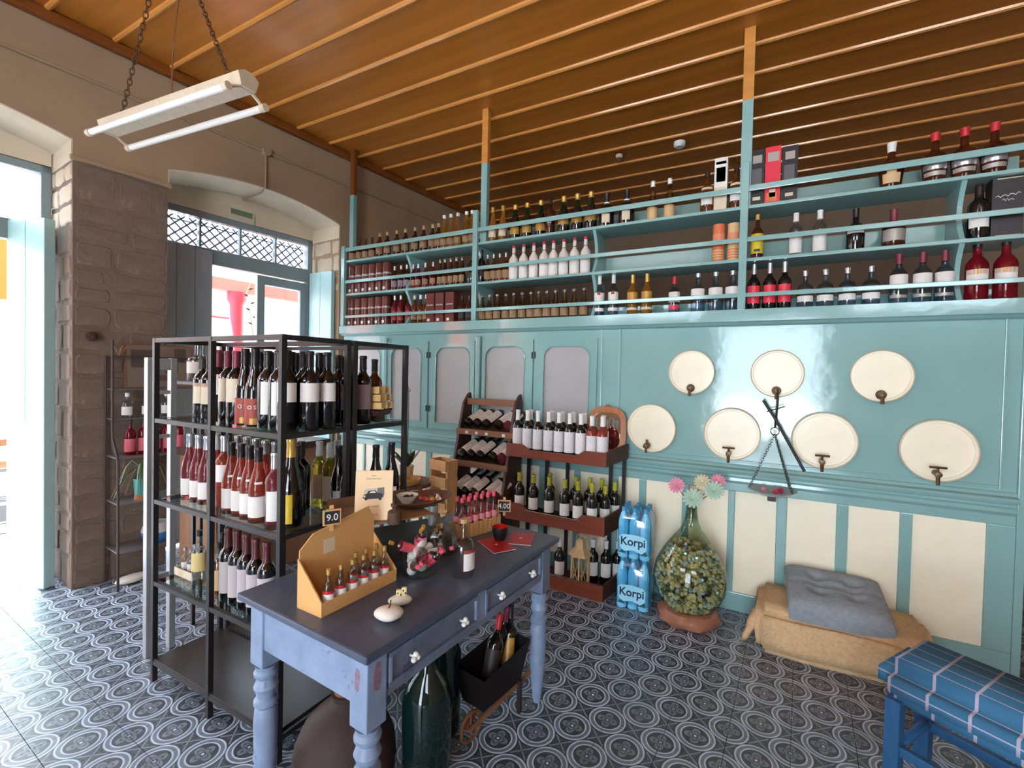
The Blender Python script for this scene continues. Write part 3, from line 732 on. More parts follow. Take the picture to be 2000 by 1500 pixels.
row(avg(A[4:12]), named('brown brandy bottles with pale caps on top shelf, left bay'), 'brown brandy bottles on the top shelf', zA, kind='spirit', r=.034, glass=BROWNG, cap=CORKM, capz=.86, lab=(LABDIM, .15, .45, 120), name='brandy_bottle')
row(avg(A[12:17]), named('golden liqueur bottles on top shelf, left bay'), 'golden liqueur bottles on the top shelf', zA, kind='taper', r=.035, glass=GOLDG, cap=WHITECAP, capz=.9, lab=(LABDIM, .12, .30, 110), name='liqueur_bottle')
row(avg(A[17:20]), named('golden orange liqueur bottles just right of the first shelf upright'), 'orange-gold liqueur bottles', zA, kind='taper', r=.037, glass=GOLDG, cap=GOLDCAP, capz=.85, lab=(LABELC, .14, .34, 100), name='liqueur_bottle')
row(avg(A[20:23]), named('green-necked dark champagne bottles with gold foil, top shelf'), 'champagne bottles', zA, kind='burgundy', r=.041, glass=DKGREEN, cap=GOLDCAP, capz=.86, lab=[(GOLDLAB, .14, .34, 120), (GREENG, .66, .85, 359)], name='champagne_bottle')
row(avg(A[23:24]), 'dark bottle with one round white label on the top shelf', None, zA, kind='bordeaux', r=.038, glass=BROWNG, cap=BLKCAP, capz=.85, lab=(LABEL, .3, .42, 50), name='dark_bottle')
row(avg(A[24:27]), named('dark sparkling bottles with big gold labels, top shelf'), 'sparkling wine bottles with gold labels', zA, kind='burgundy', r=.044, glass=DKGREEN, cap=GOLDCAP, capz=.84, lab=[(GOLDLAB, .22, .42, 130), (GREENG, .62, .83, 359)], name='sparkling_bottle')
row(avg(A[27:29]), named('black squat flagons with silver band, top shelf'), 'black flagons with silver bands', zA, kind='squat', r=.055, glass=DKGREEN, cap=BLKCAP, capz=.74, lab=[(LABELC, .1, .36, 60), (SILVCAP, .40, .46, 200), (WHITECAP, .7, .75, 359)], name='flagon')
row(avg(A[29:31]), named('slim clear bottles half full of tan liqueur, white caps'), 'slim clear bottles with tan liqueur', zA, kind='taper', r=.034, glass=PALE, cap=WHITECAP, capz=.86, lab=(TANB, .02, .34, 359), name='liqueur_bottle')
row(avg([A[31], A[33]]), named('brown whisky bottles flanking a pale gift carton'), 'brown whisky bottles', zA, kind='spirit', r=.04, glass=AMBER, cap=BLKCAP, capz=.88, lab=[(LABEL, .2, .4, 110), (LABELC, .56, .62, 110)], name='whisky_bottle')
def carton(label, x, h, w, d, z, m, y=.02, prints=(), name='gift_box', group=None, rz=0):
    t = thing(name, label, 'box', (x, y, z), rz, group)
    bm = NB(); bb(bm, -w/2, w/2, -d/2, d/2, 0, h); obj('carton', bm, m, t, bev=.0015)
    for (pm, x0, x1, z0, z1) in prints:
        bm = NB(); bb(bm, w*(x0-.5), w*(x1-.5), -d/2-.0012, -d/2-.0002, h*z0, h*z1); obj('print', bm, pm, t)
    return t
PGREY = mat('grey_print', (96, 94, 96), .5); PDARK = mat('dark_print', (52, 46, 44), .5); PSIL = mat('silver_print', (168, 160, 152), .4, metal=.3)
carton('pale cream whisky gift carton between two brown bottles', A[32][0], A[32][1], .075, .07, zA, LABELC, prints=((PGREY, .15, .85, .55, .82), (PDARK, .1, .9, .88, .93), (LABEL, .0, 1, .45, 1)))
bmx = mat('black_card', (40, 36, 38), .4)
t1 = carton('left black gift box beside the pink-red box on top shelf', A[34][0], A[34][1], .082, .08, zA, bmx, prints=((PSIL, .2, .8, .76, .9), (PGREY, .15, .8, .38, .66), (LABELC, .25, .75, .1, .16)), group='tall gift boxes on the top shelf')
t2 = carton('pink-red tall gift box between two black boxes', A[35][0], A[35][1], .082, .08, zA, PINKBOX, prints=((PSIL, .15, .88, .74, .9), (ORANGET, .1, .8, .04, .2), (LABELC, .3, .7, .12, .26)), group='tall gift boxes on the top shelf')
t3 = carton('right black gift box beside the pink-red box on top shelf', A[36][0], A[36][1], .082, .08, zA, bmx, prints=((PSIL, .2, .8, .76, .9), (PGREY, .15, .8, .38, .66), (LABELC, .25, .75, .1, .16)), group='tall gift boxes on the top shelf')
row([A[37]], 'dark brown square decanter with tan label and cream stopper', None, zA, kind='onion', r=.058, glass=BROWNG, cap=WHITECAP, capz=.80, lab=[(TANB, .1, .3, 90), (TANB, .3, .46, 45)], name='decanter_bottle')
row(avg(A[38:]), named('black flared bottles with red caps and silver labels, top shelf'), 'black flared bottles with red caps', zA, kind='onion', r=.056, glass=BROWNG, cap=REDCAP, capz=.84, lab=[(SILVCAP, .24, .36, 130), (PSIL, .12, .2, 120)], name='flared_bottle')
B = sc([(-3.715, 0.285), (-3.616, 0.29), (-3.514, 0.283), (-3.413, 0.285), (-3.31, 0.289), (-3.206, 0.29), (-3.106, 0.244), (-3.027, 0.237), (-2.958, 0.224), (-2.882, 0.217), (-2.823, 0.218), (-2.742, 0.249), (-2.656, 0.247), (-2.578, 0.271), (-2.527, 0.247), (-2.465, 0.235), (-2.405, 0.241), (-2.345, 0.241), (-2.251, 0.262), (-2.151, 0.287), (-2.09, 0.246), (-2.031, 0.234), (-1.973, 0.236), (-1.916, 0.234), (-1.845, 0.289), (-1.755, 0.29), (-1.666, 0.288), (-1.577, 0.284), (-1.498, 0.285), (-1.413, 0.286), (-1.326, 0.286), (-1.24, 0.287), (-0.336, 0.252), (-0.248, 0.248), (-0.114, 0.276), (0.09, 0.265), (0.211, 0.268), (0.383, 0.247), (0.555, 0.218), (0.895, 0.289), (1.006, 0.309)], zB)
def tin_row(xs, h, z, desc, group):
    for i, x in enumerate(xs):
        t = thing('gift_tin', nth(i, len(xs))+' '+desc, 'tin', (x, .02, z), 0, group)
        k = ('tin', h)
        if k not in CACHE:
            bm = NB(); lathe(bm, [(0, 0), (.040, 0), (.041, .004), (.041, h-.012), (.039, h-.004), (.034, h), (0, h)], 20); CACHE[k] = mesh(bm, 'tin_body', REDBOX2, True)
            bm = NB(); lathe(bm, [(.0416, h*.60), (.0418, h*.60), (.0418, h*.66), (.0416, h*.66)], 20); CACHE['band', h] = mesh(bm, 'band', PSIL, True)
            bm = NB(); bb(bm, -.016, .012, -.0432, -.0414, .02, .045); CACHE['tag', h] = mesh(bm, 'price_tag', LABEL)
        link('tin_body', CACHE[k], t); link('band', CACHE['band', h], t); link('price_tag', CACHE['tag', h], t)
tin_row([-3.605, -3.517, -3.43, -3.34, -3.25, -3.16], .27, zB, 'maroon gift tins on middle shelf, far left', 'maroon gift tins on the middle shelf')
row(avg(B[6:9]), named('dark bottles beside the maroon tins on middle shelf'), 'dark bottles by the tins', zB, kind='spirit', r=.033, glass=BROWNG, cap=SILVCAP, capz=.85, lab=(PURPLAB, .15, .4, 100), name='dark_bottle')
row(avg(B[9:13]), named('dark red bottles with steel caps, middle shelf left bay'), 'dark red bottles on the middle shelf', zB, kind='spirit', r=.031, glass=REDG, cap=SILVCAP, capz=.83, lab=(LABDIM, .15, .36, 100), name='liqueur_bottle')
row(avg(B[13:18]), named('brown bottles with clear stoppers, middle shelf left bay'), 'brown bottles with clear stoppers', zB, kind='taper', r=.030, glass=BROWNG, cap=SILVCAP, capz=.88, lab=(LABDIM, .12, .36, 90), name='brown_bottle')
row(B[18:20], named('near-black bottles either side of the first shelf upright'), 'near-black bottles by the upright', zB, kind='bordeaux', r=.034, glass=DKGREEN, cap=BLKCAP, name='dark_bottle', lab=(PDARK, .2, .4, 90))
row(avg(B[20:24]), named('amber flask bottles beside the white red-capped row'), 'amber flask bottles on the middle shelf', zB, kind='spirit', r=.03, glass=AMBER, cap=SILVCAP, capz=.86, lab=(LABDIM, .12, .4, 110), name='amber_bottle')
row(avg(B[24:32]), named('frosted white bottles with red caps, middle shelf'), 'frosted white bottles with red caps', zB, kind='spirit', r=.037, glass=FROSTW, cap=REDCAP, capz=.93, lab=[(LABEL, .08, .42, 140), (SILVCAP, .76, .78, 359)], name='white_bottle')
for i in (32, 33):
    t = thing('patterned_tin', ('orange' if i == 32 else 'tan and orange')+' patterned cylindrical tin on middle shelf beside the second upright', 'tin', (B[i][0], .02, zB), 0, 'patterned tins')
    h = B[i][1]; bm = NB(); lathe(bm, [(0, 0), (.036, 0), (.036, h), (0, h)], 24); obj('tin_body', bm, ORANGET if i == 32 else TANB, t, smooth=True)
    for k in range(4):
        z = h*(.08+.07*k); bm = NB(); lathe(bm, [(.0362, z), (.0368, z), (.0368, z+.008), (.0362, z+.008)], 24); obj('stripe', bm, TANB if i == 32 else ORANGET, t)
    bm = NB(); lathe(bm, [(.0362, h*.45), (.0368, h*.45), (.0368, h*.75), (.0362, h*.75)], 24); obj('sash', bm, mat('peach_print', (226, 142, 104), .5), t)
row([B[34]], 'dark bottle with a yellow label and gold cap, middle shelf', None, zB, kind='spirit', r=.033, glass=BROWNG, cap=GOLDCAP, capz=.88, lab=[(YELLAB, .1, .55, 150), (PDARK, .14, .2, 60)], name='liqueur_bottle', y=-.01)
row(avg(B[35:37]), named('clear bottles with white labels and tall white caps'), 'clear bottles with white labels and caps', zB, kind='bordeaux', r=.035, glass=CLEAR, cap=WHITECAP, capz=.8, lab=[(LABEL, .06, .54, 140), (PURPLAB, .42, .5, 30)], name='clear_bottle')
row([B[37]], 'dark bottle with black cap and narrow white label', None, zB, kind='squat', r=.044, glass=DKGREEN, cap=BLKCAP, capz=.80, lab=[(LABEL, .40, .47, 120)], name='dark_bottle')
row([B[38]], 'round dark bottle with raspberry cap and silver label', None, zB, kind='squat', r=.052, glass=BROWNG, cap=PURPCAP, capz=.7, lab=[(PSIL, .15, .46, 130)], name='dark_bottle')
row([B[39]], 'tall black bottle with square white label at right end', None, zB, kind='bordeaux', r=.042, glass=DKGREEN, cap=BLKCAP, lab=[(LABEL, .2, .42, 120)], name='dark_bottle', y=.0)
t = carton('black gift box with white script at right end of middle shelf', .985, B[40][1], .115, .09, zB, bmx, y=.03, prints=((LABELC, .15, .95, .965, .98), (LABELC, .15, .95, .02, .035)))
bm = NB(); tube(bm, [(-.045+.009*i, -.0465, .20+.006*math.sin(i*2.2)+.001*i) for i in range(11)], .002, 5); tube(bm, [(-.02+.006*i, -.0465, .183+.007*math.sin(i*2.6)) for i in range(8)], .002, 5); obj('script', bm, LABEL, t)
C = sc([(-3.735, 0.283), (-3.634, 0.28), (-3.532, 0.277), (-3.427, 0.277), (-3.323, 0.274), (-3.208, 0.277), (-3.1, 0.274), (-3.026, 0.263), (-2.93, 0.277), (-2.862, 0.266), (-2.792, 0.268), (-2.726, 0.251), (-2.654, 0.262), (-2.551, 0.26), (-2.443, 0.257), (-2.337, 0.228), (-2.264, 0.224), (-2.137, 0.216), (-2.064, 0.212), (-1.989, 0.219), (-1.908, 0.214), (-1.835, 0.219), (-1.758, 0.222), (-1.681, 0.22), (-1.615, 0.216), (-1.543, 0.219), (-1.471, 0.22), (-1.397, 0.226), (-1.322, 0.223), (-1.243, 0.224), (-1.125, 0.289), (-1.021, 0.302), (-0.883, 0.286), (-0.784, 0.286), (-0.601, 0.25), (-0.452, 0.257), (-0.345, 0.26), (-0.245, 0.261), (-0.126, 0.29), (-0.039, 0.291), (0.041, 0.288), (0.148, 0.222), (0.248, 0.224), (0.354, 0.226), (0.464, 0.228), (0.585, 0.279), (0.686, 0.283), (0.777, 0.281), (0.903, 0.328), (1.011, 0.322)], zC)
tin_row([-3.61, -3.522, -3.433, -3.343, -3.253, -3.165], .265, zC, 'maroon gift tins on the ledge, far left', 'maroon gift tins on the ledge')
row(avg(C[6:9]), named('dark red liqueur bottles beside the ledge tins'), 'dark red liqueur bottles on the ledge', zC, kind='spirit', r=.033, glass=REDG, cap=SILVCAP, capz=.86, lab=(REDLAB, .15, .45, 110), name='liqueur_bottle')
row(avg(C[9:12]), named('amber liqueur bottles with white caps on the ledge'), 'amber liqueur bottles on the ledge', zC, kind='spirit', r=.031, glass=AMBER, cap=WHITECAP, capz=.86, lab=(LABDIM, .15, .42, 110), name='liqueur_bottle')
for i in range(3):
    carton(nth(i, 3)+' dark red gift boxes on the ledge left of first upright', C[12+i][0], .255, .088, .08, zC, REDBOX, prints=((LABEL, .2, .5, .06, .15), (PSIL, .1, .9, .58, .62)), group='dark red gift boxes')
row(C[15:17], named('dark brown bottles left of the first upright on ledge'), 'dark brown bottles on the ledge', zC, kind='spirit', r=.034, glass=BROWNG, cap=BLKCAP, capz=.86, lab=(PDARK, .15, .5, 110), name='dark_bottle')
row(avg(C[17:30]), named('pale brown tapered bottles with glass stoppers on the ledge'), 'pale brown tapered bottles on the ledge', zC, kind='taper', r=.034, glass=PALE, cap=SILVCAP, capz=.93, lab=[(LABDIM, .08, .36, 120)], name='ouzo_bottle')
row(avg(C[30:32]), named('clear rum bottles with white labels and tall white caps'), 'clear rum bottles', zC, kind='spirit', r=.036, glass=CLEARB, cap=WHITECAP, capz=.80, lab=[(LABEL, .36, .58, 150), (REDLAB, .52, .60, 36), (LABEL, .12, .2, 140)], name='rum_bottle')
row(avg(C[32:34]), named('gold bottles with gold labels on the ledge'), 'gold bottles', zC, kind='spirit', r=.038, glass=GOLDG, cap=GOLDCAP, capz=.80, lab=[(GOLDLAB, .3, .56, 130), (LABELC, .12, .18, 130)], name='gold_rum_bottle')
row([C[34]], 'clear bottle with a single red cap and lilac label on ledge', None, zC, kind='spirit', r=.036, glass=CLEARB, cap=REDCAP, capz=.80, lab=[(LABEL, .3, .58, 150), (PINKBOX, .1, .22, 100)], name='gin_bottle')
row(avg(C[35:38]), named('wide clear bottles with white labels left of second upright'), 'wide clear bottles with white labels', zC, kind='square', r=.045, glass=CLEARB, cap=SILVCAP, capz=.9, lab=[(LABEL, .40, .6, 130)], name='vodka_bottle')
row(avg(C[38:41]), named('dark red vermouth bottles right of the second upright'), 'dark red vermouth bottles', zC, kind='spirit', r=.037, glass=DKGREEN, cap=SILVCAP, capz=.78, lab=[(PINKBOX, .14, .52, 120)], name='vermouth_bottle')
row(avg(C[41:45]), named('squat bluish clear gin bottles with silver caps'), 'squat bluish gin bottles', zC, kind='squat', r=.043, glass=CLEARB, cap=SILVCAP, capz=.86, lab=[(LABEL, .16, .32, 130), (mat('blue_label', (92, 118, 150), .4), .40, .5, 120)], name='gin_bottle')
row(avg(C[45:48]), named('clear vodka bottles with red caps and white labels'), 'clear vodka bottles with red caps', zC, kind='spirit', r=.041, glass=CLEARB, cap=PURPCAP, capz=.80, lab=[(LABEL, .32, .58, 140), (PSIL, .12, .18, 120)], name='vodka_bottle')
row(avg(C[48:50]), named('tall dark pink bottles at right end of ledge'), 'tall dark pink bottles', zC, kind='spirit', r=.046, glass=REDG, cap=BLKCAP, capz=.86, lab=[(LABEL, .28, .5, 120), (GOLDLAB, .42, .5, 110)], name='pink_gin_bottle')
# ================================================================== STEEL RACKS
def rack(label, x0, x1, y0, y1, posts, shelves, top=1.565):
    t = thing('steel_rack', label, 'shelf', ((x0+x1)/2, (y0+y1)/2, 0), group='black steel and glass racks')
    ox, oy = (x0+x1)/2, (y0+y1)/2; w = .021
    def b(name, m, a, c, d, e, f, g, bev=.0015):
        bm = NB(); bx(bm, (0, 0, 0), (c-a, e-d, g-f)); obj(name, bm, m, t, bev=bev, loc=((a+c)/2-ox, (d+e)/2-oy, (f+g)/2))
    for px in posts:
        for py in (y0, y1-w): b('post', STEEL, px-w/2, px+w/2, py, py+w, 0, top)
    a, c = posts[0]+w/2, posts[-1]-w/2
    for z, kind in [(top, 'frame')]+shelves:
        for py in (y0+.001, y1-w+.001): b('rail', STEEL, a, c, py, py+w-.002, z-.02, z-.0005)
        for px in (posts[0], posts[-1]): b('rail', STEEL, px-w/2+.001, px+w/2-.001, y0+w, y1-w, z-.02, z-.0005)
        if kind == 'glass': b('glass_shelf', GLASS, a+.002, c-.002, y0+w+.001, y1-w-.001, z-.008, z-.0005, 0)
        if kind == 'board': b('board_shelf', BOARD, a+.002, c-.002, y0+.004, y1-.004, z-.004, z+.008)
    return t
SH = [(1.205, 'glass'), (.838, 'glass'), (.465, 'glass'), (.10, 'board')]
rack('front black steel rack with glass shelves full of wine beside the blue table', -2.462, -1.54, -2.131, -1.82, [-2.452, -2.0, -1.55], SH)
rack('rear black steel rack with glass shelves behind the first rack', -2.462, -1.54, -1.806, -1.475, [-2.452, -1.55], [(1.205, 'glass'), (.80, 'glass'), (.10, 'board')])
# folded aluminium stand left of the racks
t = thing('aluminium_stand', 'upright aluminium stand with two joined posts left of the racks', 'stand', (-2.68, -2.0, 0))
for y in (-.05, .05):
    bm = NB(); bb(bm, -.018, .018, y-.014, y+.014, 0, 1.48); obj('post', bm, GREYST, t, bev=.003)
bm = NB(); bb(bm, -.016, .016, -.036, .036, 1.42, 1.478); obj('top_plate', bm, GREYST, t)
for z in (.38, .75, 1.08, 1.3):
    bm = NB(); bb(bm, -.01, .01, -.036, .036, z, z+.018); obj('rung', bm, GREYST, t)
# wooden cabinet behind the racks, by the doorway
t = thing('wooden_cabinet', 'low brown wooden cabinet behind the racks by the arched doorway', 'cabinet', (-3.33, -1.08, 0))
CABW = mat('mid_brown_cabinet_wood', (150, 108, 78), .5, var=.15, vscale=4, stretch=(6, 6, 1))
bm = NB(); bb(bm, -.22, .22, -.42, .42, 0, .84); obj('carcass', bm, CABW, t, bev=.004)
bm = NB(); bb(bm, -.24, .24, -.44, .44, .84, .89); obj('cabinet_top', bm, DARKW, t, bev=.004)
bm = NB(); bb(bm, -.2, .2, -.424, -.42, .06, .8); obj('end_panel', bm, CABW, t)
tag(obj('folded_cloth', (lambda b_: (bx(b_, (0, 0, .055), (.3, .5, .11)), b_)[1])(NB()), mat('moss_green_cloth', (96, 110, 62), .95, var=.15, vscale=14, bump=.4, bscale=40), None, bev=.03, loc=(-3.33, -1.12, .89)), 'moss green folded cloth lying on the brown cabinet', 'cloth')
# ---- wine on the front rack
zs = 1.205
def wl(lst, label, group, z, **k):
    n = len(lst)
    for i, (x, y, h) in enumerate(lst):
        bottle(label(i, n) if callable(label) else label, (x, y, z), h=h, rz=facez(x, y)+k.get('turn', 0), group=group, **{a: b for a, b in k.items() if a != 'turn'})
wl([(-2.405, -1.95, .285), (-2.33, -1.955, .285)], named('red wines with cream sketch labels, upper rack left'), 'red wines with sketch labels', zs, kind='bordeaux', lab=[(LABELC, .22, .56, 130), (REDLAB, .50, .56, 125)], cap=mat('olive_capsule', (60, 54, 44), .4))
wl([(-2.134, -2.025, .31), (-2.175, -1.95, .31)], lambda i, n: ['front', 'rear'][i]+' red wine with white tag label and red capsule by rack post', 'red wines with red capsules', zs, kind='bordeaux', lab=[(LABEL, .38, .66, 75)], cap=PURPCAP, capz=.76)
wl([(-2.058, -2.025, .305), (-1.99, -2.03, .305)], named('red wines with plain cream labels, upper rack'), 'red wines with plain cream labels', zs, kind='bordeaux', lab=(LABELC, .30, .62, 125), cap=PURPCAP, capz=.78)
for i, (x, y) in enumerate([(-1.918, -2.035), (-1.843, -2.04)]):
    t = bottle(['left', 'right'][i]+' burgundy bottle with low red label lettered OS, upper rack', (x, y, zs), kind='burgundy', h=.315, r=.037, lab=[(REDLAB, .03, .36, 150), (GOLDLAB, .03, .11, 60)], rz=facez(x, y), group='burgundy bottles with red labels', cap=BLKCAP)
    for k, c in enumerate('OS'): a = (-.5+.5*k); text('lettering', c, .022, LABEL, t, (math.sin(a)*.0386, -math.cos(a)*.0386, .078), (R(90), 0, a))
wl([(-1.768, -2.035, .305), (-1.70, -2.035, .305)], named('red wines with tall white labels beside the corner post'), 'red wines with tall white labels', zs, kind='bordeaux', lab=(LABEL, .18, .60, 80), cap=BLKCAP)
wl([(-1.632, -2.045, .305), (-1.582, -1.985, .305), (-1.582, -1.905, .305)], lambda i, n: ['nearest', 'middle', 'farthest'][i]+' black-capped wine with wide white label along rack end, upper shelf', 'black-capped wines along the rack end', zs, kind='bordeaux', lab=(LABEL, .36, .60, 120), cap=BLKCAP)
bk = [(-1.66, -1.955), (-1.735, -1.955), (-1.81, -1.955), (-1.885, -1.95), (-1.955, -1.945), (-2.03, -1.945), (-2.1, -1.945), (-1.66, -1.88), (-1.735, -1.88), (-1.81, -1.88), (-1.885, -1.875), (-1.96, -1.87), (-2.04, -1.865), (-2.12, -1.865)]
wl([(x, y, .305) for x, y in bk], lambda i, n: ORD[i % 7]+' from right, plain dark wine in '+['second', 'third'][i//7]+' row of upper rack', 'plain dark wines in the back rows', zs, kind='bordeaux', lab=(PDARK, .2, .5, 90), cap=BLKCAP)
# rear rack, upper shelf
wl([(-1.60, -1.775, .30), (-1.60, -1.70, .30)], lambda i, n: ['nearer', 'farther'][i]+' dark wine with mauve label on rear rack', 'dark wines with mauve labels', zs+.0, kind='bordeaux', lab=(PURPLAB, .22, .58, 120), cap=BLKCAP)
wl([(-1.70, -1.75, .30), (-1.71, -1.66, .30), (-1.80, -1.74, .30), (-1.80, -1.65, .30)], lambda i, n: ORD[i]+' of four unlabelled dark bottles on the rear rack', 'unlabelled dark bottles on the rear rack', zs, kind='bordeaux', cap=BLKCAP)
wl([(-1.68, -1.555, .29)], 'tall amber-necked bottle behind the model sailing ship', None, zs, kind='bordeaux', glass=BROWNG, cap=BLKCAP, lab=(GOLDLAB, .2, .45, 120))
GX, GY, GZ = -2.93, -1.70, 1.356
# clear gin bottle on a slim black stand behind the racks
t = thing('bottle_stand', 'slim black metal stand behind racks carrying the clear gin bottle', 'stand', (GX, GY, 0))
bm = NB(); bb(bm, -.13, .13, -.09, .09, GZ-.016, GZ); obj('stand_top', bm, STEEL, t)
for x in (-.12, .12):
    for y in (-.08, .08): bm = NB(); bb(bm, x-.008, x+.008, y-.008, y+.008, 0, GZ-.016); obj('stand_leg', bm, STEEL, t)
wl([(GX, GY, .215)], 'clear gin bottle with pale label at top left of racks', None, GZ, kind='square', r=.058, glass=CLEAR, cap=CLEAR, capz=.88, lab=(mat('translucent_label', (206, 196, 192), .6), .22, .52, 150), name='gin_bottle')
# model ship
t = thing('model_ship', 'small model sailing ship with tan sails on the rear rack', 'model ship', (-1.60, -1.60, 1.206), R(104))
bm = NB(); prism(bm, [(-.085, .055), (-.07, .03), (.06, .03), (.09, .06), (.06, .052), (-.05, .052)], .036, 'y', -.018); obj('hull', bm, DARKW, t, bev=.004)
bm = NB(); bb(bm, -.03, .03, -.012, .012, 0, .03); obj('stand', bm, DARKW, t)
SAIL = mat('tan_sail', (206, 172, 112), .8, var=.1, vscale=30)
for k, (x, hh) in enumerate(((-.05, .17), (0, .19), (.045, .165))):
    bm = NB(); tube(bm, [(x, 0, .05), (x, 0, hh)], .0025, 6); m_ = obj('mast', bm, DARKW, t)
    for q in range(3):
        z0 = .062+q*.035; w_ = .046-.006*q
        bm = NB(); pts = []
        for i in range(5):
            a = -1+i*.5; pts.append((x-.008-.008*(1-a*a), a*w_))
        prism(bm, pts+[(p[0]+.002, p[1]) for p in pts[::-1]], .03, 'z', z0); obj('sail', bm, SAIL, m_)
bm = NB(); tube(bm, [(.08, 0, .058), (.125, 0, .085)], .002, 6); obj('bowsprit', bm, DARKW, t)
# middle shelf
zs = .838
wl([(-2.383, -2.01, .29), (-2.31, -2.01, .29), (-2.24, -2.01, .29)], named('dusky rosé bottles with sketch labels, middle rack left'), 'dusky rosé bottles', zs, kind='burgundy', glass=ROSEP, cap=SILVCAP, capz=.79, lab=(LABEL, .04, .30, 140))
wl([(-2.166, -2.01, .305), (-2.095, -2.015, .305)], named('straight rosé bottles with square white labels, middle rack'), 'straight rosé bottles', zs, kind='bordeaux', glass=ROSE, cap=SILVCAP, capz=.78, lab=(LABEL, .36, .60, 120))
wl([(-2.018, -2.03, .285), (-1.948, -2.03, .285), (-1.88, -2.035, .285), (-1.805, -2.045, .285)], named('curvy rosé bottles with low white labels, middle rack'), 'curvy rosé bottles', zs, kind='burgundy', r=.036, glass=ROSE, cap=BLKCAP, capz=.8, lab=[(LABEL, .04, .33, 150), (LABEL, .5, .53, 50)])
wl([(-1.85, -1.945, .29), (-1.925, -1.94, .29), (-2.0, -1.935, .29), (-2.075, -1.93, .29), (-2.15, -1.925, .29)], lambda i, n: ORD[i]+' from right of five rosé bottles in second row', 'second row of rosé bottles', zs, kind='burgundy', glass=ROSE, cap=SILVCAP, capz=.8, lab=(LABEL, .05, .3, 120))
wl([(-1.693, -2.05, .275)], 'slim pink bottle with silver cap just right of corner post', None, zs, kind='bordeaux', r=.034, glass=ROSEP, cap=SILVCAP, capz=.78, lab=(LABEL, .06, .48, 110))
t = bottle('large dark sparkling bottle with gold foil and yellow label', (-1.622, -2.03, zs), kind='burgundy', h=.335, r=.044, lab=[(YELLAB, .05, .38, 70)], cap=GOLDCAP, capz=.79, rz=facez(-1.622, -2.03)-.5)
wl([(-1.70, -1.95, .29), (-1.765, -1.96, .29), (-1.78, -1.87, .29)], lambda i, n: ORD[i]+' dark bottle hidden behind the large sparkling bottle', 'dark bottles behind the sparkling bottle', zs, kind='bordeaux', cap=BLKCAP, lab=(PDARK, .2, .5, 80))
wl([(-1.88, -1.70, .30), (-1.805, -1.70, .30), (-1.84, -1.63, .30), (-1.765, -1.63, .30)], lambda i, n: ['front left', 'front right', 'rear left', 'rear right'][i]+' of four yellowish white wines on rear rack lower shelf', 'yellowish white wines', .80, kind='bordeaux', glass=WHITEWINE, cap=WHITECAP, capz=.78, lab=(LABELC, .12, .5, 120))
wl([(-1.735, -1.71, .295), (-1.665, -1.715, .295), (-1.595, -1.62, .30), (-1.595, -1.52, .30)], lambda i, n: ORD[i]+' from left of four black burgundy bottles on rear rack', 'black burgundy bottles on the rear rack', .80, kind='burgundy', lab=(LABEL, .05, .32, 80), cap=BLKCAP)
# lower shelf
zs = .465
wl([(-2.0, -2.05, .30), (-1.932, -2.052, .30), (-1.863, -2.055, .30), (-1.793, -2.06, .295), (-1.722, -2.06, .295)], named('red wines with grey labels on lower rack shelf'), 'red wines on the lower shelf', zs, kind='bordeaux', r=.034, lab=(mat('grey_label', (186, 176, 178), .6), .12, .56, 140), cap=mat('wine_red_capsule', (84, 30, 34), .4), capz=.74)
wl([(-2.135, -2.0, .24), (-2.077, -2.045, .22)], lambda i, n: ['rear', 'front'][i]+' small amber oil bottle beside the lower red wines', 'amber oil bottles', zs, kind='spirit', r=.026, glass=PALE, cap=BLKCAP, capz=.9, lab=(TANB, .1, .5, 120))
wl([(-2.26, -2.03, .235)], 'clear oil bottle with yellow label on lower rack shelf', None, zs, kind='spirit', r=.03, glass=CLEAR, cap=BLKCAP, capz=.9, lab=(mat('pale_yellow_label', (216, 190, 128), .5), .25, .6, 150))
t = thing('sample_tray', 'low white tray holding miniature bottles on the lower rack', 'tray', (-2.37, -1.99, zs), R(0))
for a in ((-.075, .075, -.055, -.051, 0, .035), (-.075, .075, .051, .055, 0, .035), (-.075, -.071, -.051, .051, 0, .035), (.071, .075, -.051, .051, 0, .035), (-.071, .071, -.051, .051, 0, .004)):
    bm = NB(); bb(bm, *a); obj('tray_side', bm, LABELC, t)
k = 0
for i in range(3):
    for j in range(2):
        wl([(-2.42+.05*i, -2.01+.04*j, .115)], ['front', 'rear'][j]+' row, '+ORD[i]+' clear miniature in the white tray', 'clear miniatures in the tray', zs+.005, kind='spirit', r=.017, glass=CLEAR, cap=SILVCAP, capz=.88, lab=(LABEL, .15, .45, 120), name='miniature_bottle', seg=12)
# upside-down jar on floor board
t = thing('storage_jar', 'grey lidded jar standing behind the corner post low on rack', 'jar', (-1.625, -1.96, .465)); bm = NB(); lathe(bm, [(0, 0), (.04, 0), (.04, .13), (.03, .15), (0, .15)], 20); obj('jar_body', bm, thin_glass('smoky_glass', (150, 154, 158)), t, smooth=True); bm = NB(); lathe(bm, [(0, .15), (.032, .15), (.032, .17), (0, .17)], 20); obj('lid', bm, BLKCAP, t, smooth=True)
